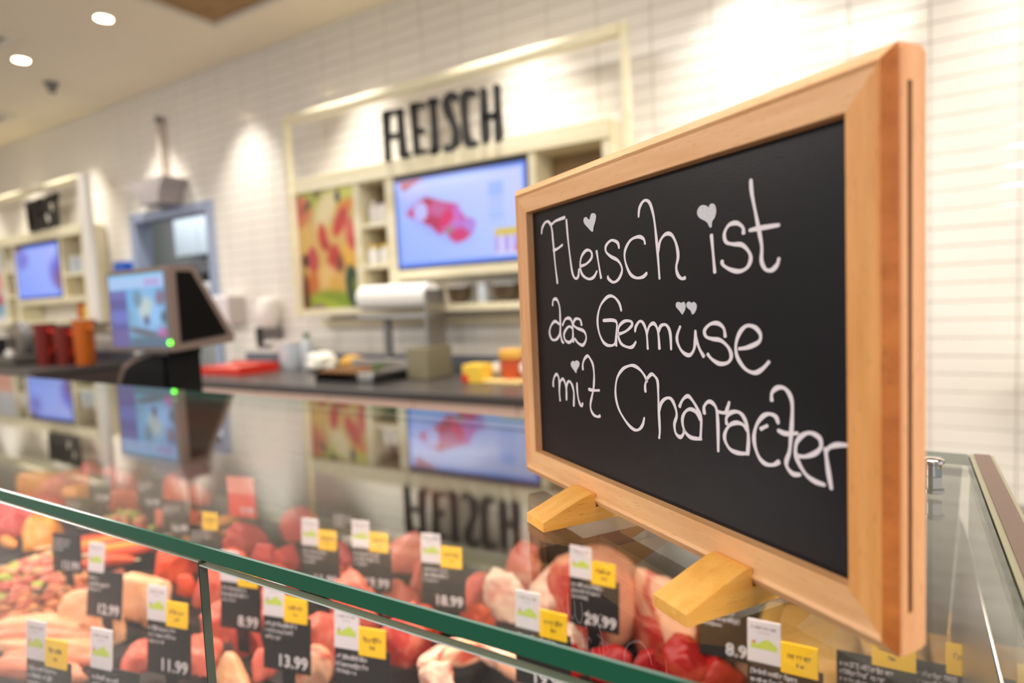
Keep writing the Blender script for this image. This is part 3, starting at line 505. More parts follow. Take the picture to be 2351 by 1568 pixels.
def in_view(x, z):
    p = Vector((x, WALL_Y, z)) - EYE; d = p.dot(Vector(CAM_F))
    if d <= 0: return 0
    u = 1175.5 + F_PX * p.dot(Vector(CAM_R)) / d; v = 784 - F_PX * p.dot(Vector(CAM_U)) / d
    if not (-20 < u < 2370 and -20 < v < 1100): return 0
    if 1235 < u < 2110 and v > 470 - 0.42 * (u - 1235): return 0        # behind the chalkboard
    if -3.7 < x < -1.2 and 1.35 < z < 2.25: return 0                      # behind the shelf unit
    if -9.2 < x < -6.5 and 1.35 < z < 2.25: return 0
    return 1 / d ** 3
ranked = sorted(cells, key=lambda c: -in_view(c[0], c[1]))
tm = MB().add(*tile_mesh(PX - J, PZ - J, 0, 0, 0)).mesh('tile'); tm.materials.append(M['tile'])
rest = MB()
for k, (cx, cz, h) in enumerate(ranked):
    if k < 300 and in_view(cx, cz) > 0 and abs(h - (PZ - J)) < 1e-6:
        o = bpy.data.objects.new('tile', tm); COL.objects.link(o); o.parent = wall; o.location = (cx, WALL_Y + random.uniform(-.0004, .0004), cz)
        o.rotation_euler = (random.uniform(-.003, .003), 0, random.uniform(-.0012, .0012))
    else:
        rest.add(*tile_mesh(PX - J, h, WALL_Y, cx, cz))
# trimmed tiles around the doorway
for z in range(-20, 4):
    z0 = 2.009 + PZ * z
    if z0 < DZ + 0.05:
        for xa, xb in ((-6.277, -6.205), (-4.94, -4.765)):
            rest.add(*tile_mesh(xb - xa - J, PZ - J, WALL_Y, (xa + xb) / 2, z0 + (PZ - J) / 2))
o = obj('tile_field', rest, M['tile'], wall); o['kind'] = 'stuff'

struct('floor', MB().box(-10.2, 5, -6, 6.4, -0.05, 0), M['floor'])
struct('wall_left', MB().box(-10.3, -10.2, -3, 6.4, 0, CEIL), M['cream'])
# ceiling with the stepped recess
RX, RY = -4.13, 2.90
c = MB(); c.box(-10.3, RX, -4.5, 6.4, CEIL, CEIL + 0.2); c.box(RX, 5, RY, 6.4, CEIL, CEIL + 0.2)
ceil = struct('ceiling', c, M['ceiling'])
struct('ceiling_recess_panel', MB().box(RX, 5, -4.5, RY, CEIL + 0.03, CEIL + 0.2), M['recess'], ceil)
struct('recess_edging', MB().box(RX - 0.002, RX + 0.03, -4.5, RY, CEIL - 0.004, CEIL + 0.03).box(RX + 0.03, 5, RY - 0.03, RY + 0.002, CEIL - 0.004, CEIL + 0.03), M['trim'], ceil)

# doorway to the rear room
fr = MB(); W = 0.075
door = struct('door_1', fr.box(DX0 - W, DX0 + 0.01, WALL_Y - 0.03, WALL_Y + 0.13, 0, DZ + W, 0.006).box(DX1 - 0.01, DX1 + W, WALL_Y - 0.03, WALL_Y + 0.13, 0, DZ + W, 0.006).box(DX0, DX1, WALL_Y - 0.03, WALL_Y + 0.13, DZ - 0.01, DZ + W, 0.006), M['door_frame'])
struct('wall_rear_room', MB().box(-10.2, -4.6, 4.75, 4.85, 0, CEIL).box(-4.7, -4.6, 3.45, 4.75, 0, CEIL), M['rear_wall'])
cab = thing('wall_cabinet', 'pale wall cabinet glimpsed through the open doorway', 'cabinet', (-6.85, 4.55, 2.03))
obj('carcass', MB().box(-7.2, -6.3, 4.33, 4.745, 2.03, 2.52, 0.01), M['panel_white'], cab)
obj('door', MB().box(-7.19, -6.76, 4.312, 4.329, 2.04, 2.51, 0.004), M['panel_white'], cab); obj('door', MB().box(-6.74, -6.31, 4.312, 4.329, 2.04, 2.51, 0.004), M['panel_white'], cab)
sh = thing('dark_shelf', 'dark shelf below the pale cabinet in the rear room', 'shelf', (-6.85, 4.55, 1.80))
obj('shelf_board', MB().box(-7.0, -6.3, 4.35, 4.745, 1.84, 1.96, 0.005), M['grey'], sh); obj('bracket', MB().box(-6.9, -6.86, 4.4, 4.745, 1.74, 1.84), M['grey'], sh); obj('bracket', MB().box(-6.4, -6.36, 4.4, 4.745, 1.74, 1.84), M['grey'], sh)
fz = thing('white_locker', 'white locker standing in the rear room below the dark shelf', 'locker', (-6.5, 4.5, 0))
obj('body', MB().box(-6.82, -6.2, 4.3, 4.745, 0.01, 1.72, 0.02), M['white'], fz); obj('door', MB().box(-6.81, -6.21, 4.27, 4.298, 0.1, 1.70, 0.01), M['white'], fz); obj('handle', MB().tube([(-6.28, 4.25, .8), (-6.28, 4.25, 1.2)], .012), M['steel'], fz)

# ------------------------------------------------------------------ ceiling fittings
for i, (x, y, lab) in enumerate(((-4.53, 2.35, 'glowing recessed downlight nearer the brown ceiling recess'), (-5.73, 2.34, 'glowing recessed downlight at the upper left, farther from the recess'))):
    t = thing('downlight', lab, 'ceiling light', (x, y, CEIL), group='recessed downlights')
    obj('trim_ring', MB().lathe([(.052, -.012), (.072, -.012), (.076, 0), (.05, 0)], (x, y, CEIL), 28), M['trim'], t, True)
    obj('lamp', MB().lathe([(.0, -.012), (.05, -.012), (.05, -.004), (.0, -.004)], (x, y, CEIL), 28), M['lamp_on'], t)
WHERE = ['over the far left shelf unit', 'over the funnel shadow shape and the doorway', 'right of the doorway', 'over the left end of the FLEISCH unit', 'over the right end of the FLEISCH unit', 'behind the top of the chalkboard', 'over the wall right of the chalkboard']
for x, wh in zip(SPOT_X[2:9], WHERE):
    t = thing('wall_washer', 'small recessed ceiling spot ' + wh, 'ceiling light', (x, 2.965, CEIL), group='wall-washing spots')
    obj('trim_ring', MB().lathe([(.036, -.003), (.046, -.003), (.048, 0), (.034, 0)], (x, 2.965, CEIL), 24), M['ceiling'], t, True)
    obj('lamp', MB().lathe([(.0, -.002), (.033, -.002), (.033, -.001), (.0, -.001)], (x, 2.965, CEIL), 24), M['trim'], t)
for x0, y0, lab in ((-5.87, 1.57, 'square ceiling vent at the left border beside the downlight'), (-7.93, 2.33, 'square ceiling vent at the left border above the far shelf unit')):
    t = thing('ceiling_vent', lab, 'vent', (x0 + .3, y0 + .3, CEIL), group='square ceiling vents')
    f = MB()
    for s in (0, .3, .55): pass
    obj('frame', MB().box(x0, x0 + .6, y0, y0 + .06, CEIL - .02, CEIL - .001).box(x0, x0 + .6, y0 + .54, y0 + .6, CEIL - .02, CEIL - .001).box(x0, x0 + .06, y0 + .06, y0 + .54, CEIL - .02, CEIL - .001).box(x0 + .54, x0 + .6, y0 + .06, y0 + .54, CEIL - .02, CEIL - .001), M['trim'], t)
    for k in range(6): obj('slat', MB().box(x0 + .06, x0 + .54, y0 + .085 + .075 * k, y0 + .13 + .075 * k, CEIL - .014, CEIL - .009), M['trim'], t)
    obj('backing', MB().box(x0 + .06, x0 + .54, y0 + .06, y0 + .54, CEIL - .004, CEIL - .001), M['grey'], t)
t = thing('ceiling_sensor', 'small grey sensor dome on the ceiling at upper left', 'sensor', (-6.13, 2.71, CEIL))
obj('base_plate', MB().lathe([(0, -.02), (.05, -.02), (.055, 0), (0, 0)], (-6.13, 2.71, CEIL)), M['grey'], t, True)
obj('dome', MB().lathe([(0, -.09), (.022, -.085), (.034, -.06), (.036, -.02), (0, -.02)], (-6.13, 2.71, CEIL)), M['grey'], t, True)
# wall shadow built as a grey funnel solid, with a pipe, over the doorway
t = thing('funnel_shadow', 'grey funnel shape standing in for a shadow, with a pipe, above the doorway', 'shadow shape', (-5.6, 3.2, 2.33))
fm = MB()
prof = [(-.10, 2.335), (-.115, 2.38), (-.15, 2.43), (-.21, 2.48), (-.30, 2.53), (-.315, 2.545), (.30, 2.545), (.295, 2.53), (.24, 2.48), (.21, 2.43), (.2, 2.38), (.2, 2.335)]
fm.prism([(x - 5.56, z) for x, z in prof], 3.10, 3.315, 'y')
obj('funnel', fm, mat('wall_shadow_grey', (176, 168, 168), 0.5), t)
obj('pipe', MB().tube([(-5.55, 3.27, 2.545), (-5.55, 3.27, 3.08)], .026), mat('pipe_grey', (196, 184, 170), 0.5), t, True)
obj('pipe_cap', MB().lathe([(0, .0), (.034, .0), (.034, .05), (0, .05)], (-5.55, 3.27, 3.06)), M['grey'], t, True)

# ------------------------------------------------------------------ the two shelf units on the back wall
Y0, Y1 = 3.10, 3.312
def shelf_unit(dx, label, wide_post):
    t = thing('shelf_unit', label, 'shelf unit', (dx - 2.45, 3.2, 1.335), group='wall shelf units with screens')
    def B(name, x0, x1, y0, y1, z0, z1, m='pale_wood'):
        return obj(name, MB().box(x0 + dx, x1 + dx, y0, y1, z0, z1, 0.003), M[m], t)
    B('post', -3.70, -3.655, 3.055, 3.095, 1.335, 2.73); B('post', -1.19, -1.15 + wide_post, 3.055, 3.095, 1.335, 2.73, 'pale_wood' if not wide_post else 'white')
    obj('top_bar', MB().box(-3.655 + dx, -1.19 + dx, 3.045, 3.105, 2.665, 2.73, 0.02), M['pale_wood'], t, True)
    B('header_board', -3.655, -1.27, Y0 - .02, Y1, 2.19, 2.29)
    B('bottom_board', -3.655, -1.27, Y0 - .02, Y1, 1.335, 1.378)
    B('divider', -3.105, -3.05, Y0, Y1, 1.378, 2.19); B('divider', -2.82, -2.74, Y0, Y1, 1.378, 2.19)
    B('divider', -1.762, -1.715, Y0, Y1, 1.60, 2.19); B('side_panel', -1.32, -1.27, Y0, Y1, 1.378, 2.19)
    B('shelf', -3.05, -2.82, Y0 + .005, Y1 - .012, 1.896, 1.922); B('shelf', -3.05, -2.82, Y0 + .005, Y1 - .012, 1.628, 1.655)
    B('shelf', -1.715, -1.32, Y0 + .005, Y1 - .012, 1.80, 1.83)
    B('lower_shelf', -2.74, -1.32, Y0 - .01, Y1, 1.545, 1.60)
    B('back_panel', -3.05, -2.82, Y1 - .012, Y1, 1.378, 2.19, 'niche'); B('back_panel', -1.715, -1.32, Y1 - .012, Y1, 1.60, 2.19, 'niche')
    B('back_panel', -3.655, -3.105, Y1 - .012, Y1, 1.378, 2.19, 'niche'); B('back_panel', -2.74, -1.762, Y1 - .012, Y1, 1.60, 2.19, 'niche')
    B('utensil_rail', -3.655, -1.27, 3.26, Y1, 1.245, 1.30)
    return t
U1 = shelf_unit(0, 'pale maple wall shelf unit framing the large screen under FLEISCH', 0)
U2 = shelf_unit(-5.405, 'pale wall shelf unit at the far left with the smaller looking screen', 0.12)

# screens
def tv_fn(u, v):
    base = (160 + 34 * u + 26 * (v - .5), 184 + 22 * u + 16 * (v - .5), 255)
    e = min(u, 1 - u, v * .6, (1 - v) * .6)
    k = max(0, 1 - e / .035)
    base = [(b * (1 - k) + c_ * k) for b, c_ in zip(base, (56, 110, 240))]
    return base
def inside(p, poly):
    c = False
    for i in range(len(poly)):
        (x0, y0), (x1, y1) = poly[i - 1], poly[i]
        if (y0 > p[1]) != (y1 > p[1]) and p[0] < (x1 - x0) * (p[1] - y0) / (y1 - y0) + x0: c = not c
    return c
STEAK = [(.085, .63), (.17, .72), (.26, .79), (.31, .75), (.40, .70), (.50, .66), (.525, .57), (.56, .50), (.62, .47), (.64, .42), (.61, .32), (.55, .25), (.48, .225), (.43, .28), (.40, .35), (.345, .34), (.30, .42), (.21, .51), (.12, .575)]
MEAT_SPOTS = [(.42, .50, .10, .14, 0, .6, (206, 110, 190)), (.34, .62, .06, .10, 0, .6, (196, 90, 150)), (.28, .75, .05, .06, -30, .3, (182, 20, 64)), (.29, .47, .10, .09, -30, .5, (184, 24, 84)), (.415, .52, .05, .11, -20, .3, (216, 20, 100)), (.50, .58, .04, .07, 0, .5, (196, 100, 200)),
              (.53, .43, .09, .06, 10, .5, (190, 110, 205)), (.52, .31, .08, .08, 20, .5, (208, 40, 110)), (.60, .40, .05, .08, 0, .6, (176, 130, 220)), (.425, .37, .025, .05, -20, .4, (150, 130, 120))]
meat_f = layered(lambda u, v: (200, 44, 120), MEAT_SPOTS)
def tv_shapes(u, v):
    c_ = Vector(tv_fn(u, v))
    near = min((abs(u - .33) / .36) ** 2 + (abs(v - .52 + (u - .33) * .75) / .30) ** 2, 9)
    if near < .8: c_ = c_.lerp(Vector((146, 150, 252)), .6 * (1 - near / .8))
    if inside((u, v), STEAK): c_ = Vector(meat_f(u, v))
    if math.hypot((u - .205), (v - .625) * .57) < .058: c_ = Vector((196, 200, 255)) if int(u * 60) % 3 else Vector((170, 168, 250))     # white price disc
    if inside((u, v), [(.04, .985), (.235, .985), (.06, .875)]): c_ = Vector((176, 40, 70))          # red ribbon
    if inside((u, v), [(.07, .85), (.24, .95), (.27, .83), (.10, .73)]) and int(u * 70 + v * 20) % 2: c_ = c_.lerp(Vector((206, 196, 255)), .8)
    if .735 < u < .845 and .40 < v < .84 and (v > .70 or int(v * 34) % 2): c_ = c_.lerp(Vector((150, 182, 255)), .8)   # text column
    if .765 < u < .985:
        if .265 < v < .335: c_ = Vector((216, 192, 56))                                               # price field
        elif .06 < v < .265: c_ = Vector((214, 210, 255)) if int(u * 30) % 2 == 0 or v < .09 else Vector((176, 150, 226))
        if u > .90 and .09 < v < .13: c_ = Vector((204, 50, 110))
    return c_
def left_tv(u, v):
    c_ = layered(tv_fn, [(.16, .75, .12, .16, 0, 1, (128, 128, 210)), (.95, .45, .16, .26, 0, .9, (120, 110, 214)), (.97, .33, .10, .18, 0, .8, (150, 100, 150)), (.05, .97, .12, .05, 0, 1, (130, 90, 120))])(u, v)
    return [c_[0] * .82, c_[1] * .86, c_[2] * .98]
for dx, fn, lab in ((0, tv_shapes, 'wall screen showing a raw steak on light blue, right under FLEISCH'), (-5.405, left_tv, 'wall screen with light blue picture in the far left shelf unit')):
    t = thing('wall_screen', lab, 'screen', (dx - 2.25, 3.12, 1.605), group='wall screens')
    obj('housing', MB().box(-2.738 + dx, -1.764 + dx, 3.095, 3.14, 1.602, 2.185, 0.004), M['black'], t)
    picture('screen', -2.727 + dx, -1.772 + dx, 1.618, 2.152, 3.0945, 110, 64, fn, M['screen'], t)

# printed posters
poster_fn = layered(lambda u, v: (226, 190, 120), [
    (.5, 1.0, .6, .12, 0, .6, (190, 190, 90)), (.85, .95, .25, .16, 0, .5, (224, 222, 110)), (.05, .84, .22, .13, 10, .2, (226, 150, 104)), (.03, .86, .14, .09, 10, .5, (222, 130, 106)), (.28, .93, .2, .03, 25, .5, (110, 90, 44)),
    (.36, .86, .2, .05, -50, .7, (200, 206, 100)), (.52, .84, .22, .12, 30, .8, (250, 236, 190)), (.74, .93, .045, .055, 0, .3, (70, 70, 96)), (.86, .84, .16, .06, 10, .5, (236, 160, 60)),
    (.76, .72, .16, .075, 38, .4, (214, 76, 66)), (.44, .61, .075, .115, 12, .4, (210, 82, 72)), (.5, .54, .05, .05, 0, .5, (190, 80, 60)), (.92, .6, .08, .15, 8, .4, (222, 116, 104)), (.96, .54, .03, .06, 0, .5, (206, 56, 50)),
    (.24, .42, .10, .115, 14, .4, (206, 96, 92)), (.62, .42, .11, .12, -28, .4, (208, 84, 74)), (.72, .38, .07, .08, -30, .8, (150, 90, 60)), (.1, .42, .06, .06, 0, .5, (90, 60, 56)), (.88, .42, .14, .08, -35, .6, (240, 190, 90)),
    (.2, .2, .14, .1, 40, .5, (214, 130, 66)), (.5, .27, .16, .1, 0, .7, (240, 204, 140)), (.62, .16, .12, .12, -30, .6, (230, 186, 100)), (.5, .05, .5, .10, 0, .6, (150, 170, 60)), (.45, .05, .3, .04, -10, .6, (178, 190, 70)), (.3, .01, .12, .03, 0, .5, (160, 136, 130)),
    (.93, .16, .12, .2, 20, .25, (64, 90, 66)), (.97, .14, .05, .12, 15, .4, (140, 150, 60)), (.08, .12, .06, .2, 0, .6, (120, 70, 44))])
left_fn = layered(lambda u, v: (214, 220, 232), [(.5, .55, .5, .2, 0, .6, (238, 170, 150)), (.5, .2, .5, .12, 0, .5, (130, 180, 214)), (.6, .3, .3, .08, 0, .5, (206, 70, 80)), (.5, .85, .5, .2, 0, .5, (224, 230, 240))])
vivid = lambda f: (lambda u, v: [max(0, (c - 128) * 1.12 + 104) for c in f(u, v)])
for dx, fn, lab in ((0, vivid(poster_fn), 'food poster with raw meat and vegetables left of the large screen'), (-5.405, left_fn, 'pastel food poster at the left picture border')):
    t = thing('food_poster', lab, 'poster', (dx - 3.38, 3.1, 1.38), group='posters in the shelf units')
    obj('board', MB().box(-3.655 + dx, -3.105 + dx, 3.104, 3.115, 1.38, 2.19), M['white'], t)
    picture('print', -3.655 + dx, -3.105 + dx, 1.381, 2.189, 3.1035, 56, 84, fn, M['print'], t)

# raised lettering
def xz_plane(y): return lambda u, v, t_: (u, y - t_, v)
t = thing('shop_sign', 'black raised letters FLEISCH standing on the shelf header', 'sign', (-2.35, 3.085, 2.29))
for nm, strokes in SIGN:
    mb = MB()
    for k, s in enumerate(strokes):
        r_ = ribbon(s, 0.044 if k == 0 or nm == 'letter_H' and k < 2 else 0.032, 0.03, xz_plane(3.10), res=4); mb.add(r_.v, r_.f)
    obj(nm, mb, M['black_letter'], t)
t = thing('shop_sign', 'black raised letters on the far left shelf unit', 'sign', (-7.38, 3.085, 2.29))
gl = {'W': [[(0, 1), (.2, 0), (.45, .8), (.7, 0), (.95, 1)]], 'U': [[(0, 1), (0, .3), (.15, .04), (.5, 0), (.8, .1), (.9, .35), (.9, 1)]], 'R': [[(0, 0), (0, 1)], [(0, 1), (.6, .98), (.85, .78), (.6, .55), (.1, .5)], [(.3, .5), (.9, 0)]],
      'S': [[(.85, .9), (.5, 1), (.1, .85), (.15, .6), (.7, .4), (.9, .2), (.5, 0), (.05, .08)]], 'T': [[(0, 1), (1, 1)], [(.5, 1), (.5, 0)]]}
for k, ch in enumerate('WURST'):
    mb = MB()
    for s in gl[ch]:
        r_ = ribbon([(-7.70 + k * .134 + p[0] * .098, 2.31 + p[1] * .28) for p in s], 0.058, 0.03, xz_plane(3.10), res=4); mb.add(r_.v, r_.f)
    obj('letter_' + ch, mb, M['black_letter'], t)

# ------------------------------------------------------------------ things on the shelves
def bottle(name, x, y, z, r, h, body, cap, label, group, capr=0.5):
    t = thing(name, label, 'bottle' if 'bottle' in name else 'jar', (x, y, z), group=group)
    obj('body', MB().lathe([(0, 0), (r * .95, 0), (r, r * .1), (r, h * .66), (r * .85, h * .76), (r * capr, h * .84), (r * capr, h * .86), (0, h * .86)], (x, y, z), 20), body, t, True)
    obj('cap', MB().lathe([(0, h * .86), (r * (capr + .08), h * .86), (r * (capr + .08), h * .98), (r * capr, h), (0, h)], (x, y, z), 20), cap, t, True)
bottle('spray_bottle', -2.985, 3.17, 1.9225, .03, .15, M['white'], M['white'], 'white bottle, leftmost on the top niche shelf', 'bottles on the niche shelf', .4)
bottle('spray_bottle', -2.915, 3.17, 1.9225, .034, .15, M['white'], M['black'], 'white bottle with a dark cap on the top niche shelf', 'bottles on the niche shelf', .5)
bottle('spray_bottle', -2.855, 3.16, 1.9225, .028, .16, M['white'], M['white'], 'white bottle, rightmost on the top niche shelf', 'bottles on the niche shelf', .45)
bottle('spice_jar', -2.99, 3.16, 1.6555, .042, .13, M['white'], M['yellow'], 'white jar with yellow lid, left one of the pair on the middle niche shelf', 'white jars with yellow lids', .8)
bottle('spice_jar', -2.885, 3.16, 1.6555, .042, .13, M['white'], M['yellow'], 'white jar with yellow lid, right one of the pair on the middle niche shelf', 'white jars with yellow lids', .8)
bottle('spice_jar', -2.99, 3.18, 1.3785, .045, .14, M['white'], M['white'], 'white jar behind the paper roll, left one', 'white jars behind the paper roll', .8)
bottle('spice_jar', -2.88, 3.18, 1.3785, .05, .14, M['white'], M['white'], 'white jar behind the paper roll, right one', 'white jars behind the paper roll', .8)
def bowl(x, y, z, r, h, body, label, group):
    t = thing('glass_bowl', label, 'bowl', (x, y, z), group=group)
    obj('bowl', MB().lathe([(0, 0), (r * .6, 0), (r * .9, h * .35), (r, h), (r * .94, h), (r * .8, h * .35), (0, h * .12)], (x, y, z), 24), body, t, True)
    obj('rim', MB().lathe([(r * .94, h), (r * 1.02, h), (r * 1.02, h + .006), (r * .94, h + .006)], (x, y, z), 24), M['chrome'], t, True)
G = 'jars and bowls on the open lower shelf'
dk = mat('dark_spice', (88, 72, 56), 0.3)
bowl(-2.32, 3.17, 1.3785, .075, .10, dk, 'dark bowl under the screen, left of the others', G)
bottle('clear_jar', -2.14, 3.16, 1.3785, .035, .12, M['panel_white'], M['chrome'], 'pale jar with chrome lid between the two dark bowls', G, .85)
bowl(-1.98, 3.17, 1.3785, .085, .10, dk, 'dark bowl under the screen beside the chalkboard frame', G)
bottle('clear_jar', -1.83, 3.16, 1.3785, .035, .13, M['panel_white'], M['chrome'], 'pale jar with chrome lid touching the chalkboard frame in view', G, .85)
bottle('clear_jar', -1.55, 3.16, 1.8305, .04, .14, M['panel_white'], M['black'], 'pale jar in the right niche hidden behind the chalkboard', G, .8)
G2 = 'containers in the far left shelf unit'
bottle('spice_jar', -7.0, 3.17, 1.8305, .06, .17, M['panel_white'], M['white'], 'large pale jar right of the far left screen, left one', G2, .8)
bottle('spice_jar', -6.83, 3.17, 1.8305, .06, .17, M['panel_white'], M['white'], 'large pale jar right of the far left screen, right one', G2, .8)
bottle('sauce_bottle', -6.95, 3.16, 1.3785, .04, .19, M['orange'], M['green'], 'orange bottle low in the far left shelf unit', G2, .5)
bottle('sauce_bottle', -6.82, 3.16, 1.3785, .045, .16, M['yellow'], M['yellow'], 'yellow bottle low in the far left shelf unit', G2, .6)
bottle('spice_jar', -8.40, 3.16, 1.9225, .05, .14, M['white'], M['white'], 'white jar left of the far left screen, upper one', G2, .8)
bottle('spice_jar', -8.33, 3.17, 1.6555, .045, .14, M['jar_glass'], M['black'], 'brownish jar with dark lid left of the far left screen', G2, .8)
for k, (z, m1, m2, lab) in enumerate(((1.70, 'blue', 'yellow', 'blue and yellow packet hanging beside the far left unit, upper one'), (1.40, 'blue', 'white', 'blue and white packet hanging beside the far left unit, lower one'))):
    t = thing('packet', lab, 'packet', (-6.30, 3.25, z), group='packets beside the far left unit')
    obj('top_half', MB().box(-6.38, -6.22, 3.20, 3.312, z + .09, z + .20, .012), M[m1], t); obj('bottom_half', MB().box(-6.375, -6.225, 3.205, 3.312, z, z + .089, .012), M[m2], t)

# ------------------------------------------------------------------ back counters
def back_counter(x0, x1, label, w):
    t = thing('back_counter', label, 'counter', ((x0 + x1) / 2, 2.88, 0), group='dark topped back counters')
    obj('worktop', MB().box(x0, x1, 2.44, 3.318, .91, .95, .004), M['dark_top'], t)
    obj('carcass', MB().box(x0 + .01, x1 - .01, 2.485, 3.31, .08, .905), M['shadow_gap'], t)
    obj('plinth', MB().box(x0 + .02, x1 - .02, 2.52, 3.28, 0, .08), M['black'], t)
    x = x0 + .012
    while x < x1 - .05:
        xe = min(x + w, x1 - .012)
        for z0, z1 in ((.70, .90), (.40, .694), (.10, .394)):
            d_ = obj('drawer_front', MB().box(x + .003, xe - .003, 2.462, 2.484, z0, z1, .002), M['drawer'], t)
        x = xe
    obj('upstand', MB().box(x0, x1, 3.298, 3.318, .951, 1.045), M['splash'], t)
back_counter(-4.62, -1.0, 'dark topped back counter with taupe drawers under the large screen', .62)
back_counter(-10.1, -6.35, 'dark topped back counter at the far left with the slicer on it', .75)

Z = .9505
t = thing('meat_crate', 'flat red plastic crate lying on the back counter', 'crate', (-4.12, 2.85, Z))
obj('tray', MB().box(-4.40, -3.86, 2.70, 3.02, Z, Z + .012).box(-4.40, -4.385, 2.70, 3.02, Z + .012, Z + .045).box(-3.875, -3.86, 2.70, 3.02, Z + .012, Z + .06).box(-4.385, -3.875, 2.70, 2.715, Z + .012, Z + .045).box(-4.385, -3.875, 3.005, 3.02, Z + .012, Z + .06), M['red'], t)
obj('packed_goods', MB().box(-4.37, -4.14, 2.73, 2.99, Z + .012, Z + .04, .012).box(-4.12, -3.89, 2.73, 2.99, Z + .012, Z + .05, .012), mat('salmon_packs', (232, 110, 90), 0.3), t)
t = thing('paper_stack', 'stack of grey paper sheets beside the red crate', 'paper', (-4.42, 3.1, Z))
obj('sheets', MB().box(-4.58, -4.25, 3.03, 3.24, Z, Z + .03, .002), M['paper'], t); obj('top_sheet', MB().box(-4.575, -4.26, 3.035, 3.25, Z + .0305, Z + .032), M['panel_white'], t)
t = thing('clear_canister', 'pale clear canister on the back counter beside the red crate', 'canister', (-3.86, 3.13, Z))
obj('body', MB().lathe([(0, 0), (.075, 0), (.08, .01), (.08, .18), (.07, .19), (0, .19)], (-3.86, 3.13, Z)), M['panel_white'], t, True); obj('lid', MB().lathe([(0, .19), (.083, .19), (.083, .205), (0, .21)], (-3.86, 3.13, Z)), M['white'], t, True)
bottle('green_capped_bottle', -3.70, 3.15, Z, .045, .26, M['panel_white'], M['green'], 'slim pale bottle with a green cap beside the canister', None, .4)
# wall dispensers
t = thing('towel_dispenser', 'white box dispenser on the tiles right of the doorway', 'dispenser', (-4.72, 3.25, 1.29))
obj('housing', MB().box(-4.84, -4.62, 3.16, 3.318, 1.285, 1.52, .02), mat('dispenser_white', (232, 224, 226), .35), t); obj('sight_window', MB().lathe([(0, 0), (.018, 0), (.018, .003), (0, .003)], (-4.73, 3.157, 1.345)), M['grey'], t); obj('side_cover', MB().box(-4.619, -4.607, 3.17, 3.318, 1.29, 1.515, .004), mat('cover_grey', (190, 180, 176), .4), t)
t = thing('soap_dispenser', 'white rounded soap dispenser with black lever on the tiles', 'dispenser', (-4.2, 3.24, 1.14))
obj('housing', MB().lathe([(0, 0), (.06, .01), (.085, .06), (.09, .14), (.07, .22), (0, .25)], (-4.22, 3.225, 1.24)), M['white'], t, True); obj('lever', MB().box(-4.20, -4.165, 3.10, 3.14, 1.10, 1.26, .006).box(-4.165, -4.05, 3.10, 3.13, 1.10, 1.128, .006), M['black'], t); obj('bracket', MB().box(-4.25, -4.16, 3.13, 3.318, 1.16, 1.245, .005), M['grey'], t)
def lump_cloth(name, x, y, z, a, b, c_, mt, label, cat, seed):
    bm = bmesh.new(); bmesh.ops.create_icosphere(bm, subdivisions=4, radius=1)
    for v in bm.verts:
        p = v.co.copy(); k = 1 + .35 * noise.noise(p * 1.8 + Vector((seed, 0, 0))) + .12 * noise.noise(p * 5 + Vector((0, seed, 0)))
        v.co = Vector((x + p.x * a * k, y + p.y * b * k, z + max(0, (p.z * k * .5 + .5)) * c_))
    return tag(obj(name, MB().bm(bm), mt, None, True), label, cat)
lump_cloth('wiping_cloth', -3.46, 3.06, Z, .13, .09, .13, M['cloth'], 'crumpled white cloth lying on the back counter', 'cloth', 3)
lump_cloth('bread_loaf', -3.16, 3.08, Z, .11, .08, .11, M['bread'], 'golden bread loaf beside the crumpled white cloth', 'bread', 9)
# dark trays with brown card
t = thing('slicing_tray', 'dark tray with brown board and slicer parts on the back counter', 'tray', (-2.62, 2.85, Z))
obj('tray', MB().box(-2.98, -2.50, 2.58, 2.88, Z, Z + .012, .003).box(-2.98, -2.965, 2.58, 2.88, Z + .012, Z + .05).box(-2.515, -2.50, 2.58, 2.88, Z + .012, Z + .05), M['black'], t)
obj('board', MB().box(-2.97, -2.66, 2.60, 2.86, Z + .05, Z + .068, .004), M['card'], t); obj('steel_insert', MB().box(-2.65, -2.52, 2.60, 2.86, Z + .013, Z + .06, .004), M['steel'], t); obj('rear_bar', MB().box(-2.98, -2.52, 2.881, 2.90, Z, Z + .11, .004), M['steel'], t); obj('handle', MB().tube([(-2.58, 2.68, Z + .06), (-2.58, 2.68, Z + .10), (-2.52, 2.68, Z + .10)], .012), M['green'], t, True)
# paper roll dispenser
t = thing('paper_roll_stand', 'steel stand holding a big white paper roll under the shelf unit', 'paper roll stand', (-2.55, 2.95, Z))
obj('paper_roll', MB().tube([(-2.90, 2.95, 1.435), (-2.36, 2.95, 1.435)], .078, 32), M['paper'], t, True)
obj('roll_core', MB().tube([(-2.3598, 2.95, 1.435), (-2.355, 2.95, 1.435)], .028, 20), M['card'], t, True)
obj('cutter_bar', MB().box(-2.93, -2.33, 2.90, 3.0, 1.30, 1.335, .006), M['steel'], t)
obj('post', MB().box(-2.74, -2.70, 2.93, 2.97, Z + .002, 1.30, .003), M['grey'], t)
obj('side_plate', MB().box(-2.35, -2.335, 2.86, 3.04, Z + .19, 1.47, .003), M['steel'], t)
obj('base_box', MB().box(-2.455, -2.30, 2.80, 3.04, Z + .002, Z + .19, .006), mat('olive_steel', (146, 138, 112), .4, metal=.3), t)
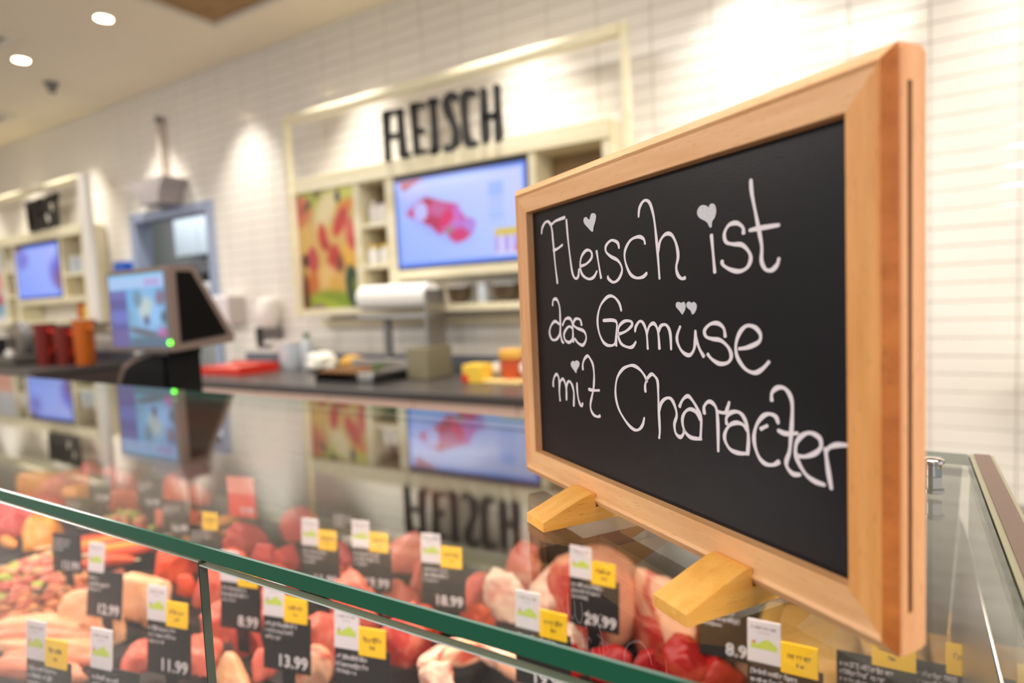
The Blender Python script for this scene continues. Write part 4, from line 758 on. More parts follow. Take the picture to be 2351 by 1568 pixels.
# bits at the right
t = thing('yellow_carton', 'small yellow carton with a red corner on the back counter', 'carton', (-1.97, 2.82, Z))
obj('box', MB().box(-2.03, -1.91, 2.76, 2.88, Z, Z + .10, .006), M['yellow'], t); obj('red_corner', MB().box(-2.032, -1.99, 2.757, 2.80, Z + .004, Z + .05, .004), M['red'], t)
t = thing('red_canister', 'red canister with yellow lid and pale grips on a cream tray', 'canister', (-1.80, 2.90, Z + .018))
cx, cy = -1.80, 2.90
obj('body', MB().lathe([(0, 0), (.05, 0), (.055, .01), (.055, .11), (0, .11)], (cx, cy, Z + .018)), mat('brick_red', (196, 84, 48), .45), t, True); obj('lid', MB().lathe([(0, .11), (.066, .11), (.068, .15), (.06, .156), (0, .156)], (cx, cy, Z + .018)), mat('amber_lid', (232, 176, 78), .45), t, True)
for sx in (-1, 1): obj('grip', MB().lathe([(0, 0), (.022, .004), (.03, .03), (.022, .056), (0, .06)], (cx + sx * .087, cy - .01, Z + .045), 16), M['white'], t, True)
t = thing('cream_tray', 'small cream tray under the red canister', 'tray', (cx, cy - .02, Z)); obj('plate', MB().box(cx - .12, cx + .12, cy - .12, cy + .08, Z, Z + .0175, .006), mat('cream_plastic', (236, 208, 140), .4), t)
t = thing('black_clamp', 'black clip half hidden behind the chalkboard frame', 'clip', (-1.62, 2.85, Z)); obj('jaw', MB().box(-1.66, -1.58, 2.80, 2.90, Z, Z + .04, .008), M['black'], t); obj('lever', MB().box(-1.645, -1.595, 2.82, 2.88, Z + .04, Z + .08, .008), M['black'], t)
# far left counter
t = thing('meat_slicer', 'grey meat slicer with round blade guard at the far left', 'slicer', (-7.55, 2.9, Z))
obj('base', MB().box(-7.95, -7.25, 2.65, 3.15, Z, Z + .10, .02), mat('slicer_base', (88, 84, 78), .35), t); obj('blade_guard', MB().tube([(-7.52, 2.80, Z + .24), (-7.52, 2.86, Z + .24)], .185, 36), M['grey'], t, True); obj('motor_housing', MB().box(-7.72, -7.35, 2.865, 3.10, Z + .10, Z + .32, .04), M['grey'], t); obj('carriage', MB().box(-7.95, -7.72, 2.68, 2.80, Z + .11, Z + .27, .01), M['black'], t); obj('blade', MB().tube([(-7.52, 2.788, Z + .24), (-7.52, 2.799, Z + .24)], .165, 36), M['steel'], t, True)
obj('knob', MB().lathe([(0, 0), (.036, .006), (.036, .06), (0, .066)], (-7.20, 2.62, Z + .10)), M['white'], t, True)
for k, (x, y, m1, h, lab) in enumerate(((-7.0, 2.84, 'dark_red', .40, 'wine red pitcher on the far left counter, left one'), (-6.74, 2.90, 'dark_red', .36, 'wine red pitcher on the far left counter, right one'), (-6.47, 2.94, 'orange', .42, 'orange tall pitcher on the far left counter'))):
    t = thing('pitcher', lab, 'pitcher', (x, y, Z), group='pitchers on the far left counter')
    obj('body', MB().lathe([(0, 0), (.075, 0), (.08, .01), (.09, h * .95), (.095, h), (.085, h), (.07, .02), (0, .015)], (x, y, Z)), M[m1], t, True)
    obj('handle', MB().tube([(x + .085, y, Z + h * .85), (x + .15, y, Z + h * .8), (x + .15, y, Z + h * .4), (x + .085, y, Z + h * .3)], .014), M['orange' if k == 2 else 'red'], t, True)

t = thing('hand_basin', 'white wall basin cut off by the right picture border', 'basin', (.72, 3.1, .84))
obj('bowl', MB().lathe([(0, 0), (.10, 0), (.16, .06), (.20, .16), (.21, .165), (.21, .18), (.19, .18), (.15, .08), (0, .03)], (.66, 3.10, .84), 32), M['white'], t, True)
obj('tap', MB().tube([(.66, 3.30, 1.14), (.66, 3.20, 1.17), (.66, 3.12, 1.14)], .014), M['chrome'], t, True); obj('bracket', MB().box(.58, .74, 3.28, 3.318, .80, 1.0), M['white'], t)

# ------------------------------------------------------------------ the meat counter
t = MC = thing('meat_counter', 'glass topped refrigerated meat counter across the foreground', 'display counter', (-1.5, .55, 0))
ZT, ZB, ZG = 1.25, 1.24, 1.2405
def yb(x): return .655 - .040 * (x - .05)         # rear edge of the glass top
XL, XR = -3.3, .046
def slab_pts(x, z): return (x, .2325, z), (x, yb(x), z)
# glass top: faces clear, edges green
fa = MB().add([(XL, .2333, ZT), (XR, .2333, ZT), (XR, yb(XR), ZT), (XL, yb(XL), ZT)], [[0, 1, 2, 3]])
fa.add([(XL, .2325, ZB), (XR, .2325, ZB), (XR, yb(XR), ZB), (XL, yb(XL), ZB)], [[3, 2, 1, 0]])
gt = link('glass_top', fa.mesh('glass_top'), M['glass'], MC)
ed = MB().add([(XL, .2325, ZB), (XR, .2325, ZB), (XR, .2325, ZT - .0008), (XL, .2325, ZT - .0008), (XL, .2333, ZT), (XR, .2333, ZT)], [[0, 1, 2, 3], [3, 2, 5, 4]])
sub('front_edge', ed, M['edge'], gt).matrix_parent_inverse = Matrix.Identity(4)
ed = MB().add([(XL, yb(XL), ZB), (XR, yb(XR), ZB), (XR, yb(XR), ZT), (XL, yb(XL), ZT), (XR, .2325, ZB), (XR, .2325, ZT)], [[3, 2, 1, 0], [1, 2, 5, 4]])
sub('rear_edge', ed, M['edge'], gt).matrix_parent_inverse = Matrix.Identity(4)
def front_pane(x0, x1, z0, z1, za=None):
    za = z1 if za is None else za
    p = MB().add([(x0, .232, z0), (x1, .232, z0), (x1, .232, z1 - .0006), (x0, .232, za - .0006), (x0, .2378, z0), (x1, .2378, z0), (x1, .2378, z1), (x0, .2378, za)], [[0, 1, 2, 3], [7, 6, 5, 4]])
    o = link('front_pane', p.mesh('front_pane'), M['pane'], MC)
    e = MB().add([(x0, .232, za - .0006), (x1, .232, z1 - .0006), (x1, .2326, z1), (x0, .2326, za), (x1, .2378, z1), (x0, .2378, za), (x0, .232, z0), (x1, .232, z0), (x0, .2378, z0), (x1, .2378, z0)],
                 [[0, 1, 2, 3], [3, 2, 4, 5], [6, 0, 3, 5, 8], [7, 9, 4, 2, 1]])
    sub('pane_edge', e, M['edge_dark'], o); return o
front_pane(-3.3, -.3897, .82, 1.2385); front_pane(-.3887, .046, .82, 1.2325, 1.2365)
def panel(name, vs, fs, m_): return link(name, MB().add(vs, fs).mesh(name), m_, MC)
obj('deck', MB().box(XL, .044, .24, .93, .875, .893), M['deck'], MC)
obj('deck_rail', MB().box(XL, .044, .905, .918, .894, .965, .003), mat('pale_rail', (150, 150, 128), .3, metal=.6), MC)
rs = MB().add([(XL, .925, .93), (.044, .925, .93), (.044, yb(.044) + .02, 1.232), (XL, yb(XL) + .02, 1.232), (XL, .935, .93), (.044, .935, .93), (.044, yb(.044) + .03, 1.232), (XL, yb(XL) + .03, 1.232)],
              [[0, 1, 2, 3], [7, 6, 5, 4], [0, 4, 5, 1], [3, 2, 6, 7], [1, 5, 6, 2], [0, 3, 7, 4]])
obj('rear_slide', rs, M['case_back'], MC)
obj('base_cabinet', MB().box(XL, .06, .20, .95, .10, .815, .01), M['base'], MC); obj('plinth', MB().box(XL, .03, .28, .9, 0, .10), M['black'], MC)
obj('rear_worktop', MB().box(XL, .06, .955, 1.22, .93, .965, .005), M['steel'], MC); obj('rear_cabinet', MB().box(XL, .05, .955, 1.18, .10, .93), M['base'], MC)
# end wall of the counter: steel below, glass above, capped by a metal profile with a brown inlay
obj('end_wall', MB().box(.046, .066, .225, .93, .82, 1.17, .002), M['steel'], MC)
eg = MB().add([(.0475, .235, 1.17), (.0475, .665, 1.17), (.0475, .655, 1.234), (.0475, .235, 1.234), (.0555, .235, 1.17), (.0555, .665, 1.17), (.0555, .655, 1.234), (.0555, .235, 1.234)], [[0, 1, 2, 3], [7, 6, 5, 4], [1, 5, 6, 2]])
panel('end_pane', eg.v, eg.f, M['glass'])
cp = obj('end_cap', MB().box(.0468, .0642, .225, .655, 1.234, 1.2505, .001), mat('cap_metal', (150, 148, 124), .3, metal=.4), MC)
sub('cap_inlay', MB().box(.0505, .0615, .226, .654, 1.2506, 1.2512), M['inlay'], cp).matrix_parent_inverse = Matrix.Identity(4)
gs = obj('glass_clamp', MB().lathe([(0, .0004), (.006, .0004), (.006, .009), (.0075, .010), (.0075, .0125), (.006, .0135), (0, .014)], (.019, .575, ZT), 20), M['chrome'], MC, True)

# customer display of the scale, behind the glass
def disp(u, v):
    f = layered(lambda u, v: (90, 160, 214) if v > .5 else (90, 150, 180), [
        (.68, .48, .26, .36, 0, .6, (120, 170, 216)), (.66, .52, .13, .15, 0, .5, (176, 192, 190)), (.52, .66, .08, .12, 0, .5, (90, 130, 150)), (.84, .42, .12, .12, 0, .6, (130, 180, 230)), (.66, .36, .05, .07, 0, .5, (70, 74, 110)), (.6, .2, .28, .05, -10, .6, (80, 80, 96)), (.92, .66, .08, .1, 0, .6, (110, 90, 120)),
        (.92, .19, .07, .08, 0, .4, (176, 60, 120)), (.9, .22, .035, .04, 0, .4, (160, 120, 200)), (.96, .4, .06, .08, 0, .6, (50, 90, 110)), (.7, .06, .6, .08, 0, .6, (60, 90, 116))])
    c_ = f(u, v)
    if v > .8: c_ = Vector((156, 188, 230)) if not (.66 < u < .93 and .83 < v < .92) else Vector((166, 150, 210))
    if v > .96: c_ = Vector((100, 180, 216))
    if u < .32 and v <= .78: c_ = Vector((86, 84, 164)) if v > .66 else Vector((64, 58, 140)) if v > .5 or .24 < v < .32 else Vector((86, 96, 180)) if v > .32 else Vector((84, 68, 140))
    return c_
t = thing('scale_display', 'customer display of the scale with a colourful screen and green light', 'display', (-1.85, 1.03, .965))
yf = 1.0
prof = [(yf, 1.292), (yf, 1.522), (yf + .012, 1.53), (yf + .075, 1.53), (yf + .19, 1.325), (yf + .185, 1.305)]
hs = obj('housing', MB().prism(prof, -2.035, -1.712, 'x'), M['taupe'], t)
ip = [(yf + .022, 1.316), (yf + .022, 1.514), (yf + .066, 1.514), (yf + .165, 1.33)]
obj('side_grille', MB().prism(ip, -1.7118, -1.7085, 'x'), mat('vent_black', (9, 8, 8), .8, spec=.1), t)
picture('screen', -2.025, -1.735, 1.305, 1.515, yf - .0008, 60, 44, disp, M['screen'], t)
obj('green_light', MB().lathe([(0, 0), (.0055, 0), (.0055, .011), (0, .011)], (-1.722, yf - .003, 1.312), 16), M['led'], t)
arch = [(-2.075, .97), (-2.075, 1.20), (-2.04, 1.245), (-1.98, 1.27), (-1.88, 1.291), (-1.80, 1.291), (-1.80, .97)]
obj('arched_leg', MB().prism(arch, 1.03, 1.13, 'y'), mat('arch_black', (14, 13, 13), .6, spec=.2), t)
rim = MB()
for (xa, za), (xb, zb) in zip(arch[:5], arch[1:6]): rim.add([(xa - .002, 1.028, za + .002), (xb - .002, 1.028, zb + .002), (xb - .002, 1.132, zb + .002), (xa - .002, 1.132, za + .002), (xa + .012, 1.028, za - .012), (xb + .012, 1.028, zb - .012), (xb + .012, 1.132, zb - .012), (xa + .012, 1.132, za - .012)], [[0, 1, 2, 3], [4, 7, 6, 5], [0, 4, 5, 1], [3, 2, 6, 7]])
obj('arch_rim', rim, M['taupe'], t)
inner = [(-2.045, .97), (-2.045, 1.18), (-2.0, 1.225), (-1.93, 1.262), (-1.88, 1.275), (-1.81, 1.275), (-1.81, .97)]
obj('leg_face', MB().prism(inner, 1.022, 1.0295, 'y'), mat('leg_black', (12, 11, 11), .7, spec=.15), t)
obj('scale_base', MB().box(-2.2, -1.68, .975, 1.2, .966, .985, .004), M['black'], t)

# ------------------------------------------------------------------ trays, meat and price tags
TRAYS = [(-.165, .04, .685, .90, 'under the golden breaded slabs'), (-.30, -.17, .685, .90, 'under the dark red beef beside the ham'), (-.46, -.305, .685, .90, 'under the round ham'), (-.62, -.465, .685, .90, 'under the marbled knuckle'),
 (-.78, -.625, .685, .90, 'under the smooth pork fillet'), (-.93, -.785, .685, .90, 'under the dark red chunk by the first back-row tag'), (-1.09, -.935, .685, .90, 'right of the red price tag, nearly empty'), (-1.25, -1.095, .685, .90, 'under the rosy beef with the red price tag'),
 (-1.41, -1.255, .685, .90, 'under the orange and golden skewers at the rear'), (-1.62, -1.415, .685, .90, 'under the orange roast'), (-1.85, -1.625, .685, .90, 'under the rear herb pile'), (-2.12, -1.855, .685, .90, 'under the far left rosy beef heap'),
 (-.62, -.465, .495, .68, 'under the bacon strips'), (-.76, -.625, .495, .68, 'under the large red beef joint'), (-.93, -.765, .495, .68, 'under the shiny pork neck'), (-1.09, -.935, .495, .68, 'under the orange-red marinated steak'), (-1.30, -1.095, .495, .68, 'under the skewer heap'), (-1.55, -1.305, .495, .68, 'under the large diced meat pile'), (-1.82, -1.555, .495, .68, 'under the rosy beef at the left border'),
 (-.80, -.62, .29, .49, 'in the front row under the small pink cutlets'), (-.945, -.805, .29, .49, 'in the front row under the flat pink cutlets'), (-1.10, -.95, .29, .49, 'in the front row under the chicken thighs'), (-1.30, -1.105, .29, .49, 'in the front row under the long chicken breast strips'), (-1.52, -1.305, .29, .49, 'in the front row under the orange spiced bits')]
for x0, x1, y0, y1, where in TRAYS:
    mb = MB(); w_ = .012
    z0 = .8935; mb.add([(x0 + w_, y0 + w_, z0), (x1 - w_, y0 + w_, z0), (x1 - w_, y1 - w_, z0), (x0 + w_, y1 - w_, z0),
        (x0, y0, z0 + .03), (x1, y0, z0 + .03), (x1, y1, z0 + .03), (x0, y1, z0 + .03),
        (x0 + .006, y0 + .006, z0 + .03), (x1 - .006, y0 + .006, z0 + .03), (x1 - .006, y1 - .006, z0 + .03), (x0 + .006, y1 - .006, z0 + .03),
        (x0 + w_ + .004, y0 + w_ + .004, z0 + .008), (x1 - w_ - .004, y0 + w_ + .004, z0 + .008), (x1 - w_ - .004, y1 - w_ - .004, z0 + .008), (x0 + w_ + .004, y1 - w_ - .004, z0 + .008)],
        [[3, 2, 1, 0], [12, 13, 14, 15]] + [[a + i, a + (i + 1) % 4, a + 4 + (i + 1) % 4, a + 4 + i] for a in (0, 4, 8) for i in range(4)])
    tag(obj('meat_tray', mb, M['tray']), 'black shallow meat tray ' + where, 'tray', 'black meat trays in the counter')

MC_ = {'pork': ((218, 104, 86), (240, 176, 150)), 'beef': ((180, 44, 34), (232, 150, 120)), 'beefpink': ((196, 62, 58), (222, 120, 106)), 'deepred': ((164, 14, 16), (214, 84, 70)), 'fat': ((238, 178, 144), (204, 74, 58)),
       'veal': ((222, 122, 102), (250, 222, 196)), 'orange': ((208, 70, 30), (236, 124, 60)), 'golden': ((226, 132, 36), (246, 186, 88)), 'yellow': ((244, 182, 92), (252, 212, 142)), 'chicken': ((236, 168, 122), (248, 200, 162)),
       'chickenpink': ((228, 128, 96), (240, 176, 140)), 'ham': ((198, 70, 60), (240, 166, 132))}
def meat_mat(col):
    a, b = MC_[col]
    m_ = bpy.data.materials.new('meat_' + col); m_.use_nodes = True; nt = m_.node_tree; p = nt.nodes['Principled BSDF']; N = nt.nodes.new; Lk = nt.links.new
    tc = N('ShaderNodeTexCoord'); at = N('ShaderNodeAttribute'); at.attribute_name = 'fat'
    nz = N('ShaderNodeTexNoise'); nz.inputs['Scale'].default_value = 42; nz.inputs['Detail'].default_value = 6; nz.inputs['Distortion'].default_value = 1.2; Lk(tc.outputs['Object'], nz.inputs['Vector'])
    ad = N('ShaderNodeMath'); ad.operation = 'MULTIPLY_ADD'; ad.inputs[1].default_value = 1.3; ad.inputs[2].default_value = -.65; Lk(nz.outputs['Fac'], ad.inputs[0])
    sm = N('ShaderNodeMath'); sm.operation = 'ADD'; sm.use_clamp = True; Lk(ad.outputs[0], sm.inputs[0]); Lk(at.outputs['Fac'], sm.inputs[1])
    mx = N('ShaderNodeMix'); mx.data_type = 'RGBA'; mx.inputs['A'].default_value = (*lin(a), 1); mx.inputs['B'].default_value = (*lin(b), 1); Lk(sm.outputs[0], mx.inputs['Factor']); Lk(mx.outputs['Result'], p.inputs['Base Color'])
    p.inputs['Roughness'].default_value = .38; p.inputs['Specular IOR Level'].default_value = .45
    bp = N('ShaderNodeBump'); bp.inputs['Strength'].default_value = .35; bp.inputs['Distance'].default_value = .002; Lk(nz.outputs['Fac'], bp.inputs['Height']); Lk(bp.outputs['Normal'], p.inputs['Normal'])
    return m_
MM = {k: meat_mat(k) for k in MC_}
def spow(v, e): return math.copysign(abs(v) ** e, v)
def meat_mesh(kind, col, a, b, c_, seed, lev):
    """one piece of meat around the origin, extents a, b, c_; returns mesh with a 'fat' attribute"""
    bm = bmesh.new(); bmesh.ops.create_icosphere(bm, subdivisions=lev, radius=1)
    sd = Vector((seed * 3.17, seed * 1.31, seed * 2.43)); fat = []
    rnd = random.Random(seed)
    ex = {'chunk': .8, 'slab': .45, 'strip': .8, 'ham': .85}[kind]
    amt = {'veal': .62, 'pork': .22, 'beef': .3, 'fat': .3, 'chicken': .4, 'chickenpink': .4, 'ham': .1, 'yellow': .35, 'golden': .4}.get(col, .18)
    cuts = [(Vector((rnd.uniform(-1, 1), rnd.uniform(-1, 1), rnd.uniform(-.2, 1))).normalized(), rnd.uniform(.55, .82)) for _ in range(6)] if kind == 'chunk' else []
    for v in bm.verts:
        p = v.co.copy(); q = Vector((spow(p.x, ex), spow(p.y, ex if kind != 'ham' else .35), spow(p.z, ex)))
        n1 = noise.noise(p * 1.3 + sd); n2 = noise.noise(p * 3.1 + sd); n3 = noise.noise(Vector((p.x * 2, p.y * 2, p.z * 6)) + sd)
        amp = {'chunk': (.32, .16), 'slab': (.06, .03), 'strip': (.16, .08), 'ham': (.05, .02)}[kind]
        q *= 1 + amp[0] * n1 + amp[1] * n2
        for cn, cd in cuts:
            e_ = q.dot(cn) - cd
            if e_ > 0: q -= cn * e_ * .8
        q *= 1 + .035 * noise.noise(p * 7 + sd) - .10 * max(0, .25 - abs(n3)) * (kind in ('chunk', 'strip'))
        if kind == 'strip': q.y += .55 * math.sin(q.x * 1.6 + seed) * min(1, b / a * 1.2); q.z += .18 * math.sin(q.x * 2.3 + seed * 2)
        if kind == 'chunk' and q.z < -.5: q.z = -.5 - (q.z + .5) * .1 * -1 if q.z < -.5 else q.z
        w = (amt - .5) + .95 * (.5 + n1 * .5) + .8 * n3 * .5
        w = max(0, min(1, (w - .28) * 2.2 * amt + amt * .3))
        if kind == 'ham':
            rr = math.hypot(p.x, p.z)
            w = max(0, min(1, (rr - .80 + .05 * n2) / .10)) if p.y < -.1 else .95
            if p.y < 0 and rr < .8: w = max(0, .12 + .35 * n1)
        if col == 'fat': w = max(0, min(1, (math.sin(q.y * 4 + n1 * 3) - .3) * 1.6))
        fat.append(w)
        v.co = Vector((q.x * a / 2, q.y * b / 2, q.z * c_ / 2))
    me = bpy.data.meshes.new('meat'); bm.to_mesh(me); bm.free()
    at = me.attributes.new('fat', 'FLOAT', 'POINT')
    for i, w in enumerate(fat): at.data[i].value = w
    for p in me.polygons: p.use_smooth = True
    return me
GROUPS = {'yellow': 'golden breaded slabs', 'golden': 'golden marinated pieces', 'orange': 'orange marinated pieces', 'deepred': 'deep red beef pieces', 'beefpink': 'rosy beef pieces', 'beef': 'red beef pieces', 'pork': 'pink pork pieces', 'veal': 'pale marbled meat pieces', 'fat': 'fat streaked pieces', 'chicken': 'peach chicken pieces', 'chickenpink': 'pinkish chicken strips', 'ham': 'raw ham pieces'}
NAMES = {'slab': 'breaded_slab', 'chunk': 'meat_chunk', 'strip': 'meat_strip', 'ham': 'raw_ham'}
BITS = {'mixed': [(222, 128, 106), (226, 140, 120), (214, 112, 92), (150, 160, 60), (176, 186, 70), (238, 190, 130), (196, 84, 66)], 'spicy': [(204, 110, 60), (222, 140, 84), (180, 84, 50), (150, 92, 40)]}
bitmat = painted('diced_pieces', 0, .4)
for k, (x, y, z, a, h, kind, col, yaw, label) in enumerate(MEATS):
    if kind == 'pile':
        rnd = random.Random(k); vs = []; fs = []; cols = []; b = h / .55
        for _ in range(int(150 * a * b / .02)):
            px, py = rnd.gauss(0, a * .26), rnd.gauss(0, b * .24); s = rnd.uniform(.006, .013); pz = max(.004, .035 * math.exp(-(px / a) ** 2 * 5 - (py / b) ** 2 * 5) * rnd.uniform(.4, 1.15))
            bm = bmesh.new(); bmesh.ops.create_icosphere(bm, subdivisions=1, radius=1); rot = Matrix.Rotation(rnd.uniform(0, 6), 3, 'Z') @ Matrix.Rotation(rnd.uniform(-.6, .6), 3, 'X')
            cc = lin(rnd.choice(BITS[col])); o_ = len(vs); bm.verts.index_update()
            for v in bm.verts:
                q = rot @ Vector((v.co.x * s * rnd.uniform(.9, 1.7), v.co.y * s, v.co.z * s * .7)); vs.append((x + px + q.x, y + py + q.y, .909 + pz + q.z)); cols.append(cc)
            fs += [[v.index + o_ for v in f.verts] for f in bm.faces]; bm.free()
        me = bpy.data.meshes.new('diced_meat'); me.from_pydata(vs, [], fs); me.update(); ca = me.color_attributes.new('print', 'FLOAT_COLOR', 'POINT')
        for i, c_ in enumerate(cols): ca.data[i].color = (*c_, 1)
        for p in me.polygons: p.use_smooth = True
        tag(link('diced_meat', me, bitmat), label, 'meat', None, 'stuff'); continue
    c_ = 2 * (z - .904)
    if kind == 'strip': c_ = min(c_, max(.022, h * 1.1)); b = max(.018, h)
    elif kind == 'slab': b = min(max(.06, (h - .4 * c_) / .5), .16); c_ = min(c_, .07)
    elif kind == 'ham': c_ = .135; b = .11
    else: b = max(.55 * a, min(1.6 * a, (h - .8 * c_) / .47)); c_ = min(c_, 1.25 * a)
    if kind == 'strip' and col in ('orange', 'golden') and a > .05: b = max(.016, min(b, .022)); c_ = .02
    a *= .93; b *= .93
    me = meat_mesh(kind, col, a, b, c_, k + 1, 4 if (x > -1.2 and a > .04) else 3)
    o = link(NAMES[kind], me, MM[col]); o.location = (x, y, z); o.rotation_euler = (0, 0, R(yaw))
    tag(o, label, 'meat', GROUPS[col])
    if kind == 'strip' and col in ('orange', 'golden') and a > .06 and 'skewer' in label:
        st = link('skewer_stick', MB().tube([(-a * .5 - .03, 0, 0), (a * .5 + .012, 0, 0)], .0015, 6).mesh('skewer_stick'), M['pale_wood'], None); st.parent = o

def hill(u, v):
    c_ = (212, 202, 206)
    if .08 < u < .92:
        if .30 < v < .62 and v < .40 + .16 * max(0, 1 - abs(u - .62) * 3) + .04: c_ = (182, 196, 74)
        elif .44 < v < .6 and u < .6 and abs(u - .3) < .2 - (v - .44): c_ = (196, 200, 214)
        if .8 < v < .9 and int(u * 30) % 3: c_ = (150, 136, 140)
        if .70 < v < .75 and .3 < u < .7: c_ = (180, 168, 170)
        if .3 < v < .36: c_ = (170, 190, 70)
        if .12 < u < .25 and .46 < v < .52: c_ = (206, 110, 90)
    return c_
hill_me = {}
def font(name, body, size, mt, parent, loc, rot, al='LEFT'):
    c = bpy.data.curves.new(name, 'FONT'); c.body = body; c.size = size; c.align_x = al; c.extrude = .0001; c.materials.append(mt); c.resolution_u = 2; c.offset = size * .02 if 'price' in name else 0
    tmp = bpy.data.objects.new(name, c); COL.objects.link(tmp); bpy.context.view_layer.update()
    me = bpy.data.meshes.new_from_object(tmp.evaluated_get(bpy.context.evaluated_depsgraph_get())); bpy.data.objects.remove(tmp); bpy.data.curves.remove(c); me.name = name
    o = bpy.data.objects.new(name, me); COL.objects.link(o); o.parent = parent; o.location = loc; o.rotation_euler = rot; return o
def word_rows(name, rows, mt, parent, y, seed):
    # blurred small print: rows of letter-sized strokes
    rnd = random.Random(seed); mb = MB()
    for xa, xb, zc, h in rows:
        x = xa
        while x < xb:
            w_ = rnd.uniform(.0012, .0026); g = rnd.choice((.0005, .0005, .0005, .0018))
            z0 = zc - h / 2 + (0 if rnd.random() < .8 else -.0012); z1 = zc + h / 2 - (0 if rnd.random() < .4 else h * .3)
            mb.add([(x, y, z0), (x + .0007, y, z0), (x + .0007, y, z1), (x, y, z1), (x, y, z1 - .001), (x + w_, y, z1 - .001), (x + w_, y, z1)], [[0, 1, 2, 3], [4, 5, 6, 3]])
            if rnd.random() < .6: mb.add([(x + w_ - .0006, y, z0), (x + w_, y, z0), (x + w_, y, z1), (x + w_ - .0006, y, z1)], [[0, 1, 2, 3]])
            x += w_ + g
    return link(name, mb.mesh(name), mt, parent, True)
def tbox(w0, w1, h0, h1, d0, d1, b=.0006): return MB().box(w0, w1, d0, d1, h0, h1, b)
for k, (x, y, yaw, tilt, ye, wh, price, label) in enumerate(TAGS):
    yaw = 2 if 'round ham' in label else (12 if x < -.45 else 2)
    base = .93
    t = thing('price_tag', label, 'price tag', (x, y, base), R(yaw), 'price tags in the counter')
    dz = 1.0 - base; rt = (-R(tilt), 0, 0)
    def part(name, mb, mt):
        o = link(name, mb.mesh(name), mt, t, True); o.location = (0, 0, dz); o.rotation_euler = rt; return o
    pn = part('panel', tbox(-.034, .034, -.033, .033, 0, .002), M['tag_black'])
    st = link('stem', MB().box(-.012, .006, .002, .005, -.055, .04, .0008).mesh('stem'), M['black'], t, True); st.location = (0, 0, dz - .0125)
    if wh:
        wl = part('white_label', tbox(-.034, -.003, .030, .072, -.0008, .0012), M['tag_white'])
        pc = picture('mountain_print', -.0325, -.0045, .0315, .0705, -.0009, 24, 30, hill, M['label_print'], wl, True)
    if ye:
        x1 = .034 if ye == 2 else .030
        yl = part('yellow_label', tbox(-.003, x1, .026, .056, -.0014, .0006), M['tag_yellow'])
        word_rows('label_words', [(.003, .024, .0445, .0052), (.011, .017, .036, .004)], M['tag_ink'], yl, -.0016, k)
    word_rows('product_words', [(-.031, .006 + .004 * (k % 3), .0215, .005), (-.031, .012 - .003 * (k % 4), .0135, .005), (-.031, -.008, .006, .004)], M['tag_white'], pn, -.0005, k + 50)
    font('price_figures', price, .020, M['tag_white'], pn, (.031, -.0004, -.027), (R(90), 0, 0), 'RIGHT')
# the red price tag
t = thing('price_tag', 'square red price tag among the rosy beef at the rear', 'price tag', (-1.17, .80, .93), R(10), 'price tags in the counter')
pn = link('panel', MB().box(-.036, .036, 0, .003, .04, .125, .001).mesh('panel'), M['tag_red'], t, True); link('pink_header', MB().box(-.0355, .0355, -.0006, 0, .09, .1245).mesh('pink_header'), mat('tag_pink', (240, 140, 124), .5), t, True); link('stem', MB().box(-.008, .008, .003, .006, .0, .06).mesh('stem'), M['black'], t, True)
font('price_figures', '9.99', .021, M['tag_white'], t, (.033, -.0008, .048), (R(90), 0, 0), 'RIGHT')

# ------------------------------------------------------------------ the chalkboard
S0, T0 = -.3025, -.2207            # centre along the board, front face of the frame
org = BD * S0 + BN * T0
cb = thing('chalkboard', 'small wooden framed chalkboard with white handwriting on two wooden feet', 'chalkboard', (org.x, org.y, ZT), BOARD_ROT)
# local axes: x along the board, y away from the viewer, z up from the glass top
X0, X1, Z0, Z1 = -.1352, .1345, .0297, .2135        # visible slate
def rail(name, ends, axis, prof, m_, parent=cb):
    """mitred frame member: prof lists (outward, depth); ends gives inner corner coordinates along the axis"""
    (a0, a1), inner, sign = ends
    vs = []
    for a, s in ((a0, -1), (a1, 1)):
        for o_, d_ in prof:
            al = a + s * o_; cr = inner + sign * o_
            vs.append((al, d_, cr) if axis == 'x' else (cr, d_, al))
    n = len(prof)
    mb = MB().add(vs, [list(range(n)), list(range(2 * n - 1, n - 1, -1))] + [[i, i + n, (i + 1) % n + n, (i + 1) % n] for i in range(n)])
    return link(name, mb.mesh(name), m_, parent, True)
DEP = .0178
prof = [(0, .0060), (.0004, .0004), (.0008, 0), (.0134, 0), (.0150, -.0011), (.0154, -.0011), (.0198, .0018), (.0200, .0024), (.0200, DEP - .002), (.0182, DEP), (0, DEP), (0, DEP - .006)]
rail('top_rail', ((X0, X1), Z1, 1), 'x', prof, M['wood_h'])
rail('bottom_rail', ((X0, X1), Z0, -1), 'x', prof, M['wood_h'])
rail('left_stile', ((Z0, Z1), X0, -1), 'z', prof, M['wood_v'])
rs_ = rail('right_stile', ((Z0, Z1), X1, 1), 'z', prof, M['wood_r'])
rs_.data.materials.append(M['wood_e']); rs_.data.materials.append(M['wood_s'])
for p in rs_.data.polygons:                      # bevel shade and side brightness are painted in as wood tones
    if len(p.vertices) == 4:
        cx = sum(rs_.data.vertices[i].co.x for i in p.vertices) / 4 - X1
        if .0156 < cx < .0199: p.material_index = 1 if sum(rs_.data.vertices[i].co.y for i in p.vertices) / 4 < .006 else 2
        elif cx >= .0199: p.material_index = 2
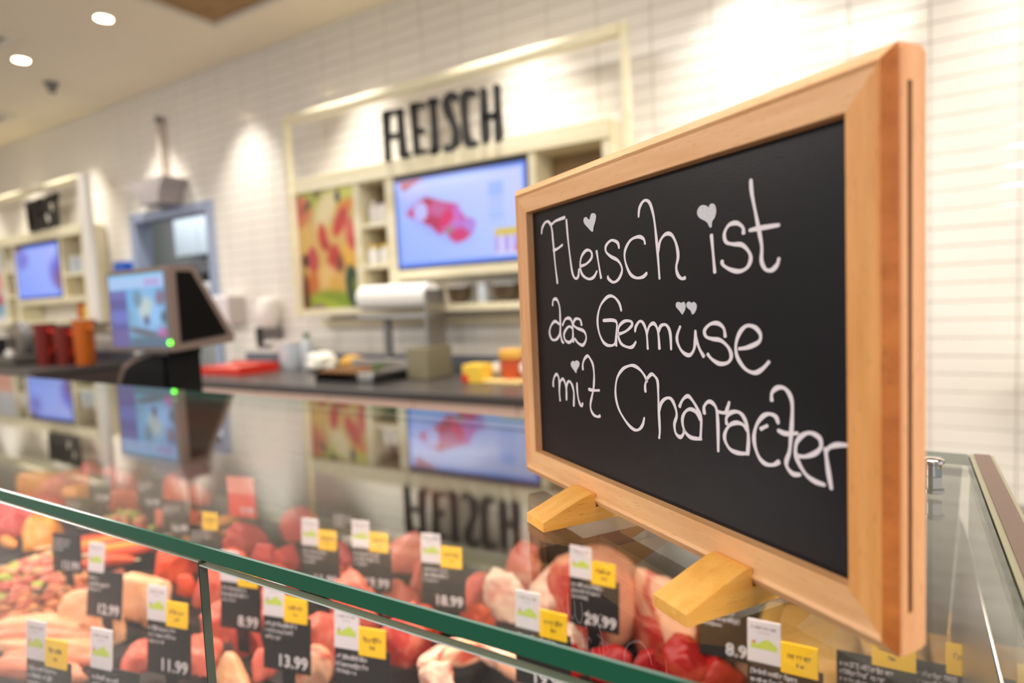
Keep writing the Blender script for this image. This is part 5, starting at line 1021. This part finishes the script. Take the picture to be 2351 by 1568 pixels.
# the slot in the right edge through which the slate slides in: a recessed dark channel with wooden lips
lip = MB(); xs = X1 + .0200; q0, q1 = .0054, .0080
lip.box(xs + .0001, xs + .0012, .0026, q0, Z0 - .018, Z1 + .018); lip.box(xs + .0001, xs + .0012, q1, DEP - .0021, Z0 - .018, Z1 + .018)
lip.box(xs + .0001, xs + .0012, q0, q1, Z0 - .018, Z0 - .0035); lip.box(xs + .0001, xs + .0012, q0, q1, Z1 + .0068, Z1 + .018)
sub('edge_lipping', lip, M['wood_s'], rs_)
sub('slot', MB().box(xs + .00005, xs + .00025, q0, q1, Z0 - .0035, Z1 + .0068), mat('slot_dark', (70, 36, 16), .9), rs_)
sl = link('slate', MB().box(X0 - .004, X1 + .004, .0058, .0088, Z0 - .004, Z1 + .004).mesh('slate'), M['slate'], cb, True)
def board_plane(u, v, t_): return (u, .0057 - t_, v)
LW = .00195
for nm, strokes in LETTERS:
    mb = MB()
    for k, s in enumerate(strokes):
        r_ = ribbon(s, LW, .00012 + .00004 * k, board_plane); mb.add(r_.v, r_.f)
    sub('letter_' + nm, mb, M['chalk'], sl)
for s in HEARTS:
    n = len(s)
    P = [Vector(p) for p in s]; dense = []
    for i in range(n):
        a, b, c_, d_ = P[i - 1], P[i], P[(i + 1) % n], P[(i + 2) % n]
        for j in range(4):
            t_ = j / 4; dense.append(.5 * ((2 * b) + (c_ - a) * t_ + (2 * a - 5 * b + 4 * c_ - d_) * t_ ** 2 + (3 * b - a - 3 * c_ + d_) * t_ ** 3))
    sub('heart', MB().prism([(p.x, p.y) for p in dense], .00545, .0057, 'y'), mat('heart_marker', (206, 204, 210), .6, var=(900, .25)), sl)
# two wooden feet, slotted for the frame
for sx in (-.0614, .0737):
    zf = .0115
    pf = [(-.040, .0002), (-.040, .0062), (-.030, .0098), (-.020, .0137), (-.010, .0172), (-.005, .0186), (-.002, .0190), (-.0003, .0186), (-.0003, .0096), (DEP + .0003, .0096), (DEP + .0003, .0186), (DEP + .002, .0190), (DEP + .005, .0186), (DEP + .010, .0172), (DEP + .020, .0137), (DEP + .040, .0062), (DEP + .040, .0002)]
    f_ = MB().prism(pf, sx - .0118, sx + .0118, 'x')
    link('foot', f_.mesh('foot'), M['wood_f'], cb, True)
